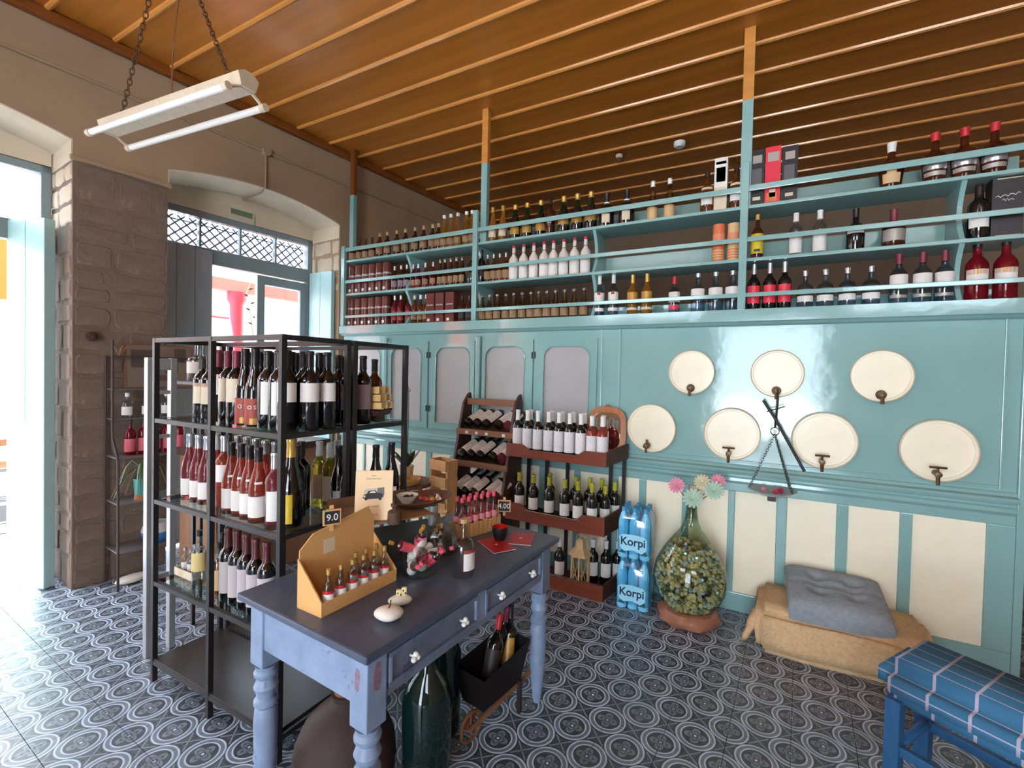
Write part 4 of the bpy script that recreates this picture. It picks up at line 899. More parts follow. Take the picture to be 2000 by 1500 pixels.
# ================================================================== BLUE TABLE
TB = thing('blue_table', 'distressed slate-blue wooden table with turned legs and drawers', 'table', (-1.145, -1.805, 0), R(-3.23))
LX, LY, TZ = .305, .5315, .725
bm = NB(); bb(bm, -LX, LX, -LY, LY, TZ-.022, TZ); obj('table_top', bm, TABLET, TB, bev=.006)
bm = NB(); bb(bm, -LX+.015, LX-.015, -LY+.015, LY-.015, TZ-.036, TZ-.023); obj('moulding', bm, TABLE, TB, bev=.006)
ax, ay = LX-.035, LY-.035
az0 = .555
bm = NB(); bb(bm, -ax+.06, ax-.06, -ay, -ay+.02, az0, TZ-.036); obj('apron', bm, TABLEL, TB, bev=.002)  # near apron in the paler copy: daylight on this side put into colour
bm = NB(); bb(bm, -ax+.06, ax-.06, ay-.02, ay, az0, TZ-.036); obj('apron', bm, TABLE, TB)
bm = NB(); bb(bm, -ax, -ax+.02, -ay+.06, ay-.06, az0, TZ-.036); obj('apron', bm, TABLE, TB)
for z0, z1 in ((az0, az0+.018), (TZ-.05, TZ-.036)):
    bm = NB(); bb(bm, ax-.02, ax, -ay+.07, ay-.07, z0, z1); obj('drawer_rail', bm, TABLE, TB, bev=.002)
bm = NB(); bb(bm, ax-.02, ax, -.02, .02, az0+.018, TZ-.05); obj('drawer_divider', bm, TABLEL, TB, bev=.002)
for y0, y1 in ((-ay+.07, -.02), (.02, ay-.07)):
    bm = NB(); bb(bm, ax-.022, ax-.006, y0+.002, y1-.002, az0+.02, TZ-.052); d = obj('drawer', bm, TABLE, TB)
    for a, b, c, e in ((y0+.002, y1-.002, az0+.02, az0+.034), (y0+.002, y1-.002, TZ-.066, TZ-.052), (y0+.002, y0+.014, az0+.034, TZ-.066), (y1-.014, y1-.002, az0+.034, TZ-.066)):
        bm = NB(); bb(bm, ax-.006, ax+.004, a, b, c, e); obj('drawer_bead', bm, TABLE if e-c < .03 and b-a > .05 else TABLEL, d, bev=.002)
    for f in (.22, .78):
        yk = y0+(y1-y0)*f; zk = (az0+TZ-.036)/2
        bm = NB()
        for (dy, dz) in ((-.008, -.004), (.008, -.004), (0, .009)): bmesh.ops.create_icosphere(bm, subdivisions=2, radius=.0085, matrix=Matrix.Translation((ax+.016, yk+dy, zk+dz)))
        tube(bm, [(ax-.006, yk, zk), (ax+.016, yk, zk)], .004, 8); obj('knob', bm, PORC, d, smooth='all')
lp = [(.0, 0), (.016, 0), (.02, .02), (.028, .10), (.034, .16), (.032, .175), (.036, .185), (.036, .195), (.033, .205), (.036, .30), (.033, .345), (.028, .352), (.036, .362), (.036, .374), (.027, .384), (.03, .40), (.037, .418), (.03, .436), (.026, .444), (.036, .456), (.037, .466), (.03, .476), (.034, .49), (0, .49)]
for sx in (-1, 1):
    for sy in (-1, 1):
        lx, ly = sx*(ax-.028), sy*(ay-.028)
        bm = NB(); lathe(bm, lp, 24, (lx, ly, 0)); lg = obj('leg', bm, TABLEL, TB, smooth=True)
        bm = NB(); bb(bm, lx-.034, lx+.034, ly-.034, ly+.034, .495, TZ-.036)
        obj('leg_block', bm, TABLEL if sy < 0 else TABLE, lg, bev=.004)  # near blocks paler than far ones: light on the near side painted in
# worn red patches on the near leg block
REDP = mat('worn_red_undercoat', (132, 108, 122), .6, var=.3, vscale=60)
lx, ly = ax-.028, -(ay-.028)
bm = NB(); prism(bm, [(lx-.012, .60), (lx+.0, .598), (lx+.004, .62), (lx+.006, .655), (lx-.008, .66), (lx-.013, .64)], -.0006, 'y', ly-.034); obj('worn_patch', bm, REDP, TB)
bm = NB(); prism(bm, [(ly-.012, .60), (ly+.008, .595), (ly+.014, .63), (ly+.01, .67), (ly-.006, .672), (ly-.015, .64)], .0006, 'x', lx+.034); obj('worn_patch', bm, REDP, TB)
# ---- things on the table
tz = TZ
t = thing('bottle_display_box', 'kraft card display box with slanted sides holding miniature bottles', 'box', (-1.175, -2.135, tz), R(-1.8))
TW = .112; TL = .295
prof = [(TW/2, 0), (TW/2, .042), (-TW/2, .148), (-TW/2, 0)]
for yy in (-TL/2, TL/2-.004):
    bm = NB(); prism(bm, prof, .004, 'y', yy); obj('side_panel', bm, KRAFT, t)
bm = NB(); bb(bm, TW/2-.004, TW/2, -TL/2+.004, TL/2-.004, 0, .040); obj('front_panel', bm, KRAFT, t)
bm = NB(); prism(bm, [(-TL/2+.004, .005), (TL/2-.004, .005), (TL/2-.004, .20), (TL/2-.03, .245), (-TL/2+.05, .21), (-TL/2+.004, .17)], .004, 'x', -TW/2); obj('back_panel', bm, KRAFT, t)
bm = NB(); bb(bm, -TW/2+.004, TW/2-.004, -TL/2+.004, TL/2-.004, 0, .005); obj('bottom', bm, KRAFT, t)
bm = NB(); bb(bm, -TW/2+.0042, -TW/2+.005, -.06, -.02, .135, .18); obj('sticker', bm, LABELC, t)
# miniatures in the box, two rows
for j, xx in enumerate((-1.142, -1.178)):
    for i in range(6):
        yy = -2.245+.044*i
        if j == 1 and i < 3: continue
        bottle(['front', 'back'][j]+' row, '+ORD[i]+' red-labelled miniature in the kraft box', (xx+.003*i*.3, yy, tz+.006), kind='spirit', h=.118, r=.0165, glass=CLEAR, cap=GOLDCAP, capz=.88, lab=[(LABEL, .12, .42, 150), (REDCAP, .42, .50, 150)], rz=facez(xx, yy), group='miniatures in the kraft box', name='miniature_bottle', seg=14)
def sign(label, loc, rz, w, h, txt, tilt=R(-8)):
    t = thing('chalk_sign', label, 'sign', loc, rz)
    bm = NB(); bb(bm, -w/2, w/2, -.003, .003, 0, h); b0 = obj('frame', bm, PINE, t, bev=.001)
    bm = NB(); bb(bm, -w/2+.005, w/2-.005, -.0045, -.0031, .005, h-.005); obj('slate', bm, CHALK, t)
    text('chalk_lettering', txt, h*.6, LABEL, t, (0, -.0052, h*.5), (R(90), 0, 0))
    bm = NB(); bb(bm, -.006, .006, .0032, .009, -.02, h+.012); obj('clip', bm, PINE, t)
    return t
sign('small chalkboard price sign on the kraft box reading 9.0', (-1.222, -2.17, tz+.222), R(62), .055, .05, '9.0')
# pebbles
def pebble(bm, r, seed, sx=1, sy=.8, sz=.4, c=(0, 0, 0)):
    rr = random.Random(seed)
    g = bmesh.ops.create_icosphere(bm, subdivisions=3, radius=1)
    ph = [rr.uniform(0, 6) for _ in range(4)]
    for v in g['verts']:
        k = 1+.12*math.sin(2*v.co.x+ph[0])+.1*math.sin(3*v.co.y+ph[1])+.06*math.sin(4*v.co.x*v.co.y+ph[2])
        v.co = Vector((v.co.x*r*sx*k+c[0], v.co.y*r*sy*k+c[1], v.co.z*r*sz+c[2]))
t = thing('painted_pebble', 'larger white pebble ornament with a painted twig at table edge', 'ornament', (-.955, -2.19, tz), R(40))
bm = NB(); pebble(bm, .036, 4, 1.1, .9, .5, (0, 0, .018)); obj('pebble', bm, PEBBLE, t, smooth='all')
bm = NB(); tube(bm, [(0, -.006, .036), (.004, .01, .038), (.004, .026, .043)], .002, 6); obj('twig', bm, BROWNW, t)
t = thing('house_pebble', 'white pebble ornament carrying a tiny cream house', 'ornament', (-.985, -2.105, tz), R(38))
bm = NB(); pebble(bm, .03, 9, 1.1, .75, .5, (0, 0, .015)); obj('pebble', bm, PEBBLE, t, smooth='all')
HM = mat('cream_house', (232, 216, 160), .7)
bm = NB(); bb(bm, -.016, .0, -.006, .006, .018, .04); bb(bm, .0, .016, -.006, .006, .018, .047); h_ = obj('house', bm, HM, t, bev=.003, loc=(0, 0, .006))
for x, z0, z1 in ((-.012, .03, .034), (.004, .036, .042), (.011, .028, .034), (-.003, .02, .03)): bm = NB(); bb(bm, x, x+.0035, -.0068, -.0061, z0, z1); obj('window', bm, BLACK, h_)
# glass jar full of pebbles and mini bottles
jx, jy = -1.088, -1.905
jar = thing('glass_jar', 'round clear glass jar filled with pebbles and red-capped miniatures', 'jar', (jx, jy, tz))
bm = NB(); lathe(bm, [(0, 0), (.055, 0), (.064, .008), (.066, .03), (.065, .115), (.063, .115), (.064, .03), (.061, .011), (0, .009)], 32); obj('glass', bm, JARG, jar, smooth=True)
rr = random.Random(5)
for i in range(12):
    a = i*2.4; q = .012+.027*((i % 3)/2)
    t = thing('white_pebble', ORD[i]+' of twelve smooth white pebbles inside the glass jar', 'pebble', (jx+q*math.cos(a), jy+q*math.sin(a), tz+.027+.019*(i//3)), rr.uniform(0, 6), 'white pebbles in the jar')
    bm = NB(); pebble(bm, .0215, i, 1, .8, .8); obj('pebble', bm, PEBBLE, t, smooth='all')
MINIL = mat('pink_mini_liquid', (226, 130, 140), .05, trans=.6)
for i, (dx, dy, dz, tx, ty, rz) in enumerate([(-.03, -.01, .085, 65, 0, -.4), (.0, .015, .10, 28, 18, .3), (.022, -.01, .085, 95, 0, .7), (.03, .02, .07, 80, 10, 2.2), (-.02, .02, .10, 40, -20, 1.2), (-.005, -.03, .075, 100, 0, 2.8), (.03, -.035, .05, 60, 0, 2.0), (.0, -.05, .045, 75, 0, .9), (.045, .0, .04, 50, 0, 1.6)]):
    bottle(ORD[i]+' of nine red-labelled miniatures tumbled in the glass jar', (jx+dx*.7, jy+dy*.7, tz+dz), kind='spirit', h=.098, r=.0165, glass=CLEAR, cap=(GOLDCAP if i in (1, 4, 0) else PINKCAP), capz=.85, lab=[(LABEL if i % 2 else PINKCAP, .06, .5, 300), (PINKCAP, .42, .56, 300)], tilt=(R(tx), R(ty), rz), group='miniatures in the glass jar', name='miniature_bottle', seg=14)
# bagged miniatures
t = thing('cellophane_bag', 'clear cellophane bag of miniatures tied at the top beside jar', 'bag', (-1.145, -1.715, tz), R(30))
bm = NB(); lathe(bm, [(0, .0), (.055, .0), (.06, .02), (.05, .07), (.03, .11), (.012, .13), (.02, .15), (.03, .165)], 9, sx=1.25, sy=.75); obj('cellophane', bm, CELLO, t)
for i, (dx, dy, tx, rz) in enumerate([(-.02, .0, 14, 1.2), (.015, .01, 16, -1.0), (.03, -.01, 20, -.6), (-.005, -.015, 10, 2.6)]):
    bottle(ORD[i]+' of four white-labelled miniatures inside the cellophane bag', (-1.145+dx, -1.715+dy, tz+.006), kind='spirit', h=.11, r=.0145, glass=CLEAR, cap=GOLDCAP if i < 3 else WHITECAP, capz=.86, lab=[(LABEL, .08, .5, 200), (REDLAB, .5, .56, 120)], tilt=(R(tx), 0, rz), group='miniatures in the bag', name='miniature_bottle', seg=14)
# big clear bottle with cork
t = bottle('large clear spirit bottle with pale cork and red-topped label on table', (-.945, -1.835, tz), kind='squat', h=.2, r=.0385, glass=CLEAR, cap=CORKM, capz=.93, lab=[(LABEL, .14, .44, 85), (REDLAB, .44, .5, 85)], rz=facez(-.945, -1.835)+.75, name='spirit_bottle', seg=32)
# crate of pink bottles
cr = thing('peg_crate', 'little crate of clothes pegs packed with pink-capped bottles', 'crate', (-1.16, -1.44, tz), R(-17))
CWx, CWy = .075, .235
for i in range(9):
    for sx in (-1, 1):
        bm = NB(); y = -CWy/2+.013+i*(CWy-.026)/8
        bb(bm, sx*CWx/2-.005, sx*CWx/2+.005, y-.0115, y+.0115, 0, .060+.006*(i % 2)); obj('peg', bm, PINE, cr, bev=.003)
for i in range(3):
    for sy in (-1, 1):
        bm = NB(); x = -.022+.022*i; bb(bm, x-.01, x+.01, sy*CWy/2-.005, sy*CWy/2+.005, 0, .064); obj('peg', bm, PINE, cr, bev=.003)
bm = NB(); bb(bm, -CWx/2+.005, CWx/2-.005, -CWy/2+.006, CWy/2-.006, 0, .006); obj('crate_bottom', bm, PINE, cr)
for i in range(6):
    for j in range(2):
        lx, ly = -.017+.034*j, -CWy/2+.026+i*.0365
        a = R(-17); wx, wy = -1.16+lx*math.cos(a)-ly*math.sin(a), -1.44+lx*math.sin(a)+ly*math.cos(a)
        bottle(ORD[i]+' pink-capped bottle, '+['back', 'front'][j]+' row of the peg crate', (wx, wy, tz+.007), kind='beer', h=.165, r=.0165, glass=PINKLIQ, cap=PINKCAP, capz=.88, lab=[(mat('pink_label', (232, 148, 160), .5), .34, .5, 220)], rz=facez(wx, wy), group='pink-capped bottles in the peg crate', name='small_bottle', seg=14)
sign('small chalkboard price sign at end of the peg crate', (-1.085, -1.315, tz+.072), R(25), .06, .055, '4.00')
# leaflets and bowl
def leaflet(label, loc, rz, w, l, txt=None):
    t = thing('leaflet', label, 'leaflet', loc, rz, 'red leaflets under the bowl'); bm = NB(); bb(bm, -w/2, w/2, -l/2, l/2, 0, .002); obj('paper', bm, LABEL, t)
    bm = NB(); bb(bm, -w/2, w/2, -l/2, l/2, .002, .0026); obj('cover', bm, RED, t)
    bm = NB(); lathe(bm, [(0, .0027), (.007, .0027), (.007, .003), (0, .003)], 10); obj('emblem', bm, LABELC, t)
leaflet('right red leaflet with tiny pale emblem beside the lacquer bowl', (-.945, -1.405, tz), R(20), .105, .15)
leaflet('left red leaflet with tiny pale emblem beside the lacquer bowl', (-.992, -1.535, tz+.003), R(58), .10, .16)
t = thing('lacquer_bowl', 'small black bowl with glossy red inside on red leaflets', 'bowl', (-1.01, -1.475, tz+.006), R(15))
bm = NB(); lathe(bm, [(0, 0), (.022, 0), (.03, .02), (.034, .045), (.033, .056)], 28); obj('outer_shell', bm, BLACK, t, smooth=True)
bm = NB(); lathe(bm, [(.033, .056), (.0315, .056), (.03, .044), (.025, .02), (0, .008)], 28); obj('lining', bm, REDI, t, smooth=True, label='glossy red lacquer lining')
# ---- platform scale
sa = R(-25)
sc_ = thing('platform_scale', 'old iron counter scale with brown pan at back of blue table', 'scale', (-1.285, -1.80, tz), sa)
bm = NB(); prism(bm, [(-.23, 0), (.23, 0), (.21, .05), (.16, .085), (-.16, .085), (-.21, .05)], .17, 'y', -.085); b_ = obj('base', bm, mat('grey_cast_iron', (84, 82, 80), .5, metal=.4, var=.15, vscale=9), sc_, bev=.008, rot=(0, 0, R(90)))
for yy in (-.14, .15):
    bm = NB(); tube(bm, [(0, yy, .085), (0, yy, .165)], .02, 12); obj('pillar', bm, GREYST, sc_)
bm = NB(); tube(bm, [(.03, -.2, .09), (.095, -.2, .09), (.10, -.2, .1), (.10, -.2, .15), (.09, -.2, .158), (-.07, -.2, .158)], .005, 8); obj('handle', bm, CHROME, sc_, smooth=True)
# pan as angular dish
bm = NB(); ring0 = [(-.13, -.17), (.13, -.17), (.13, .15), (-.13, .15)]; 
prism(bm, ring0, .004, 'z', .168); obj('pan', bm, RUSTP, sc_, bev=.001, loc=(0, -.06, 0))
for (xa, ya, xb, yb) in ((-.13, -.17, .13, -.17), (-.13, .15, -.13, -.17)):
    bm = NB(); d_ = Vector((xb-xa, yb-ya, 0)).normalized(); n_ = Vector((d_.y, -d_.x, 0))
    v = [bm.verts.new(p) for p in (Vector((xa, ya, .17)), Vector((xb, yb, .17)), Vector((xb, yb, .205))+n_*.03, Vector((xa, ya, .205))+n_*.03)]
    bm.faces.new(v); bmesh.ops.solidify(bm, geom=bm.faces[:], thickness=.004); obj('pan_flange', bm, RUSTP, sc_, loc=(0, -.06, 0))
# book on the pan
bk_ = thing('book', 'cream booklet with old car photograph standing on the scale pan', 'book', (-1.262, -1.955, tz+.173), R(33))
bk_.rotation_euler = (R(-7), 0, R(38))
bm = NB(); bb(bm, -.066, .066, -.006, .006, 0, .178); obj('pages', bm, mat('aged_cream_paper', (232, 204, 164), .7), bk_, bev=.001)
for pts, m_, d_ in (([(-.036, .098), (.036, .104), (.036, .118), (-.03, .112)], PSIL, .0066), ([(.012, .088), (.036, .09), (.036, .118), (.012, .116)], PGREY, .0068),
                     ([(-.04, .082), (-.034, .094), (-.026, .096), (-.018, .106), (.006, .108), (.012, .098), (.03, .096), (.034, .084), (.02, .078), (-.03, .076)], BLACK, .007), ([(-.016, .098), (-.012, .104), (.003, .105), (.007, .098)], LABELC, .0073), ([(-.038, .086), (-.03, .092), (-.03, .08)], LABELC, .0073)):
    bm = NB(); prism(bm, pts, -.0004, 'y', -d_); obj('photo_print', bm, m_, bk_)
for x in (-.027, .022):
    bm = NB(); lathe(bm, [(0, 0), (.006, 0), (.006, .0006), (0, .0006)], 14); obj('photo_print', bm, BLACK, bk_, loc=(x, -.0074, .078), rot=(R(90), 0, 0))
for (w_, z) in ((.02, .158), (.055, .147), (.045, .048), (.04, .018)):
    bm = NB()
    for q in range(int(w_/.006)): bb(bm, -w_/2+q*.006, -w_/2+q*.006+.004, -.0068, -.0061, z, z+.004)
    obj('print_line', bm, mat('faded_print', (176, 146, 112), .7), bk_)
# weight
t = thing('scale_weight', 'brown iron scale weight with ring standing before the booklet', 'weight', (-1.175, -1.94, tz+.173), R(20))
bm = NB(); lathe(bm, [(0, 0), (.023, 0), (.025, .004), (.023, .042), (.019, .046), (.01, .05), (.008, .056), (.013, .062), (.013, .07), (0, .075)], 20); obj('body', bm, RUST, t, smooth=True)
bm = NB(); tube(bm, [(0, .011*math.cos(a), .066+.017*math.sin(a)) for a in [2*PI*i/14 for i in range(14)]], .003, 6, closed=True); obj('ring', bm, RUST, t)
# wooden dish over the far end of the scale
wd = thing('wooden_dish', 'oval brown wooden dish resting on the far end of scale', 'dish', (-1.26, -1.695, tz+.167), sa+R(12))
bm = NB(); lathe(bm, [(0, 0), (.05, 0), (.085, .014), (.115, .034), (.112, .036), (.08, .02), (0, .01)], 32, sx=.85, sy=1.25); obj('dish_bowl', bm, mat('warm_brown_dish', (112, 70, 50), .5, var=.15, vscale=8), wd, smooth=True)
bw = thing('white_bowl', 'small white porcelain bowl with dark dried fruit in dish', 'bowl', (-1.29, -1.745, tz+.181))
bm = NB(); lathe(bm, [(0, 0), (.02, 0), (.036, .02), (.044, .036), (.042, .036), (.033, .021), (0, .006)], 28); obj('bowl_shell', bm, PORC, bw, smooth=True)
bm = NB()
for i in range(14): bmesh.ops.create_icosphere(bm, subdivisions=1, radius=.009, matrix=Matrix.Translation((.02*math.cos(i*2.4)*(i % 3)/2, .02*math.sin(i*2.4)*(i % 3)/2, .026)))
o = obj('dried_fruit', bm, mat('dark_dried_fruit', (88, 54, 38), .6), bw); o['kind'] = 'stuff'
FL = [((214, 60, 70), 'red'), ((236, 140, 50), 'orange'), ((26, 108, 96), 'teal'), ((236, 224, 220), 'white')]
for i, (c, n_) in enumerate(FL):
    x, y = -1.235+.02*(i % 2)+.004*i, -1.70+.03*(i//2)+.012*(i % 2)
    t = thing('wrapped_sweet', n_+' wrapped sweet lying in the brown wooden dish', 'sweet', (x, y, tz+.198), i*.8, 'wrapped sweets in the dish')
    bm = NB(); bmesh.ops.create_icosphere(bm, subdivisions=2, radius=.011, matrix=Matrix.Translation((0, 0, 0)) @ Matrix.Diagonal((1.4, 1, .8, 1))); obj('sweet', bm, mat(n_+'_wrapper', c, .35), t, smooth='all')
    for s_ in (-1, 1): bm = NB(); lathe(bm, [(.002, 0), (.01, .013)], 8); obj('twist', bm, MATS[n_+'_wrapper'], t, loc=(s_*.013, 0, 0), rot=(0, R(90*s_), 0))
# ---- under the table
t = thing('covered_demijohn', 'large brown leather-covered demijohn with cork under blue table', 'demijohn', (-1.27, -2.06, 0))
bm = NB(); lathe(bm, [(0, 0), (.14, 0), (.165, .03), (.172, .10), (.165, .16), (.14, .22), (.10, .265), (.06, .295), (.045, .31), (.05, .33), (0, .33)], 28); obj('body', bm, mat('dark_brown_leather', (58, 42, 38), .7, var=.2, vscale=9, bump=.5, bscale=18), t, smooth=True)
bm = NB(); lathe(bm, [(0, .325), (.038, .325), (.042, .40), (0, .405)], 18); obj('cork', bm, mat('rust_cork', (128, 74, 54), .8, var=.2, vscale=30), t, smooth=True)
t = thing('green_demijohn', 'tall dark green glass carboy standing under the blue table', 'demijohn', (-1.075, -1.86, 0))
bm = NB(); lathe(bm, [(0, 0), (.085, 0), (.09, .02), (.09, .26), (.07, .32), (.035, .36), (.025, .40), (.025, .44), (.03, .45), (0, .45)], 28); obj('glass', bm, mat('dark_green_carboy', (16, 44, 40), .05, trans=.35, coat=.5), t, smooth=True)
t = thing('tall_green_bottle', 'slim dark green bottle behind the green carboy', 'bottle', (-1.13, -1.68, 0))
bm = NB(); lathe(bm, [(0, 0), (.06, 0), (.062, .02), (.062, .32), (.04, .38), (.02, .43), (.02, .5), (0, .5)], 20); obj('glass', bm, MATS['dark_green_carboy'], t, smooth=True)
wbw = thing('wooden_wheelbarrow', 'miniature dark wooden wheelbarrow holding wine bottles under table', 'wheelbarrow', (-.985, -1.55, 0), R(-8))
z0, z1 = .13, .275
def trap(y0, y1, w0, w1): pass
def quadpanel(name, pts, m, par, th=.012):
    bm = NB(); bm.faces.new([bm.verts.new(p) for p in pts]); bmesh.ops.solidify(bm, geom=bm.faces[:], thickness=th); return obj(name, bm, m, par)
BW = mat('black_brown_wood', (44, 36, 36), .5, var=.2, vscale=6)
quadpanel('front_board', [(-.055, -.12, z0), (.055, -.12, z0), (.08, -.15, z1), (-.08, -.15, z1)], BW, wbw)
quadpanel('back_board', [(-.055, .12, z0), (.055, .12, z0), (.08, .15, z1+.03), (-.08, .15, z1+.03)], BW, wbw)
quadpanel('side_board', [(-.055, -.12, z0), (-.055, .12, z0), (-.08, .15, z1+.03), (-.08, -.15, z1)], BW, wbw)
quadpanel('side_board', [(.055, -.12, z0), (.055, .12, z0), (.08, .15, z1+.03), (.08, -.15, z1)], BW, wbw)
quadpanel('bottom_board', [(-.055, -.12, z0), (.055, -.12, z0), (.055, .12, z0), (-.055, .12, z0)], BW, wbw)
bm = NB(); tube(bm, [(0, .055*math.cos(a)-.13, .055+.055*math.sin(a)) for a in [2*PI*i/20 for i in range(20)]], .007, 8, closed=True)
for k in range(4): tube(bm, [(0, -.13, .055), (0, -.13+.055*math.cos(k*PI/2), .055+.055*math.sin(k*PI/2))], .004, 6)
obj('wheel', bm, BROWNW, wbw)
for sx in (-1, 1):
    bm = NB(); tube(bm, [(sx*.012, -.15, .055), (sx*.05, .12, .12), (sx*.07, .3, .16)], .009, 8); obj('shaft', bm, BROWNW, wbw)
    bm = NB(); bb(bm, sx*.06-.008, sx*.06+.008, .1, .116, 0, .14); obj('leg', bm, BW, wbw)
for i, (dx, dy, rz, cp, lm) in enumerate([(.035, .06, .1, BLKCAP, GOLDLAB), (-.03, .02, -.2, PURPCAP, REDLAB), (0, -.05, .4, REDCAP, PDARK)]):
    bottle(['gold-labelled', 'purple-capped', 'red-capped'][i]+' wine bottle leaning in the miniature wheelbarrow', (-.985+dx, -1.55+dy, .15), kind='bordeaux', h=.29, r=.034, lab=(lm, .2, .55, 130), cap=cp, tilt=(R(-22), R(8*(i-1)), rz), group='wine bottles in the wheelbarrow')
# ================================================================== TIERED DISPLAY RACK
tr_ = thing('tiered_rack', 'three-tier mahogany tray rack on black posts beside the water packs', 'rack', (-1.28, -.2, 0))
def tray(z0, z1, floor_z, dip=True, xl=-1.645, xr=-.915):
    o = tr_.location
    def P(x, y, z): return (x-o.x, y-o.y, z)
    yf, yb = -.34, -.062; xbl, xbr = xl-.02, xr+.065
    n = 24; bm = NB(); top = []
    for i in range(n+1):
        t = i/n; z = z1
        if dip:
            d = min(1, max(0, (t-.17)/.08))*min(1, max(0, (.80-t)/.08)); z = z1-(z1-z0)*.38*d*d*(3-2*d)
        top.append((xl+(xr-xl)*t, z))
    prism(bm, [(a-o.x, b) for a, b in [(xl, z0)]+[(xr, z0)]+top[::-1]], .014, 'y', yf-o.y); obj('front_board', bm, REDW, tr_)
    for xa, xb in ((xl, xbl), (xr, xbr)):
        bm = NB(); s = .014 if xa < -1.2 else -.014
        v = [P(xa, yf+.014, z0), P(xb, yb, z0+.02), P(xb, yb, z1+.03), P(xa, yf+.014, z1)]
        A_ = [bm.verts.new(p) for p in v]; B_ = [bm.verts.new((p[0]+s, p[1], p[2])) for p in v]
        bm.faces.new(A_); bm.faces.new(B_[::-1])
        for i in range(4): bm.faces.new((A_[i], B_[i], B_[(i+1) % 4], A_[(i+1) % 4]))
        obj('side_board', bm, DARKW, tr_)
    bm = NB(); v = [P(xl+.01, yf+.014, floor_z), P(xr-.01, yf+.014, floor_z), P(xbr-.01, yb, floor_z), P(xbl+.01, yb, floor_z)]
    A_ = [bm.verts.new(p) for p in v]; B_ = [bm.verts.new((p[0], p[1], p[2]-.01)) for p in v]
    bm.faces.new(A_); bm.faces.new(B_[::-1])
    for i in range(4): bm.faces.new((A_[i], B_[i], B_[(i+1) % 4], A_[(i+1) % 4]))
    obj('tray_bottom', bm, DARKW, tr_)
tray(.862, .952, .885); tray(.418, .535, .445); tray(.0, .10, .03, False)
for x in (-1.60, -1.45, -1.285, -.965, -.873):
    for z0, z1 in ((.03, .445), (.445, .885)):
        bm = NB(); bb(bm, x+1.28-.011, x+1.28+.011, .119, .138, z0, z1-.01); obj('post', bm, BLACK, tr_)
for z in (.50, .10):
    bm = NB(); tube(bm, [(-.2, -.143, z), (.2, -.143, z-.004)], .003, 6); obj('retaining_rod', bm, CHROME, tr_)
Z1, Z2, Z3 = .886, .446, .031
WLAB = mat('white_sketch_label', (222, 218, 220), .6, var=.08, vscale=70)
xs = [-1.59, -1.512, -1.43, -1.348, -1.27, -1.192, -1.113]
wl([(x, -.275, .30) for x in xs], named('white-capped red wines in the front row of top tray'), 'white-capped red wines in the top tray', Z1, kind='bordeaux', r=.0365, lab=(WLAB, .12, .58, 150), cap=WHITECAP, capz=.76)
wl([(x, -.19, .30) for x in (-1.53, -1.28, -1.2, -1.12, -1.36)], lambda i, n: ORD[i]+' of five white-capped red wines in back row of top tray', 'white-capped red wines in the back row', Z1, kind='bordeaux', r=.0365, lab=(WLAB, .12, .58, 150), cap=WHITECAP, capz=.76)
wl([(-1.035, -.28, .29), (-.962, -.28, .29), (-.985, -.195, .29)], lambda i, n: ['left', 'right', 'rear'][i]+' rosé with white cap at right end of top tray', 'rosé bottles in the top tray', Z1, kind='bordeaux', r=.036, glass=ROSE, lab=(WLAB, .10, .56, 150), cap=WHITECAP, capz=.78)
xs = [(-1.57, -.27), (-1.46, -.25), (-1.345, -.27), (-1.225, -.275), (-1.11, -.28), (-1.0, -.29), (-.945, -.22)]
wl([(-1.575, -.26, .29), (-1.46, -.265, .29), (-1.335, -.27, .29), (-1.215, -.28, .29), (-1.12, -.28, .29), (-1.02, -.283, .29), (-.955, -.215, .27)], named('yellow-capped white wines in the front row of middle tray'), 'yellow-capped wines in the middle tray', Z2, kind='bordeaux', r=.037, glass=OLIVE, lab=(LABEL, .18, .46, 120), cap=YELCAP, capz=.80)
wl([(-1.38, -.16, .29), (-1.19, -.15, .29), (-1.09, -.14, .29), (-1.01, -.12, .29), (-.92, -.115, .28)], named('yellow-capped white wines in the back row of middle tray'), 'yellow-capped wines in the back row', Z2, kind='bordeaux', r=.037, glass=OLIVE, lab=(LABEL, .18, .46, 120), cap=YELCAP, capz=.80)
wl([(-1.25, -.26, .29), (-.965, -.13, .29), (-.895, -.09, .29), (-1.05, -.15, .29)], lambda i, n: ['leftmost', 'third', 'rightmost', 'second'][i]+' dark wine standing in the bottom tray by the lantern', 'dark wines in the bottom tray', Z3, kind='bordeaux', r=.037, lab=(LABEL, .18, .5, 120), cap=[WHITECAP, WHITECAP][0], capz=.82)
# lantern
t = thing('wooden_lantern', 'little cream wooden hexagonal lantern in the bottom tray', 'lantern', (-1.095, -.27, Z3), R(12))
LW = mat('cream_wood', (206, 178, 134), .6, var=.1, vscale=20)
hexp = [(.062*math.cos(R(60*i+30)), .062*math.sin(R(60*i+30))) for i in range(6)]
bm = NB(); prism(bm, [(x*1.12, y*1.12) for x, y in hexp], .012, 'z', 0); obj('lantern_base', bm, LW, t)
bm = NB(); lathe(bm, [(0, .215), (.078, .215), (.074, .228), (.045, .262), (.04, .265), (.036, .285), (.032, .31), (.018, .325), (0, .328)], 6); obj('roof', bm, LW, t)
for i in range(6):
    a, b = hexp[i], hexp[(i+1) % 6]
    bm = NB(); tube(bm, [(a[0], a[1], .01), (a[0], a[1], .22)], .006, 6); obj('corner_post', bm, LW, t)
    bm = NB(); tube(bm, [(a[0], a[1], .015), (b[0], b[1], .21)], .002, 5); tube(bm, [(b[0], b[1], .015), (a[0], a[1], .21)], .002, 5); obj('cross_brace', bm, LW, t)
bm = NB(); tube(bm, [(.03*math.cos(a), 0, .325+.03*math.sin(a)) for a in [PI*i/10 for i in range(11)]], .002, 5); obj('carry_loop', bm, LW, t)
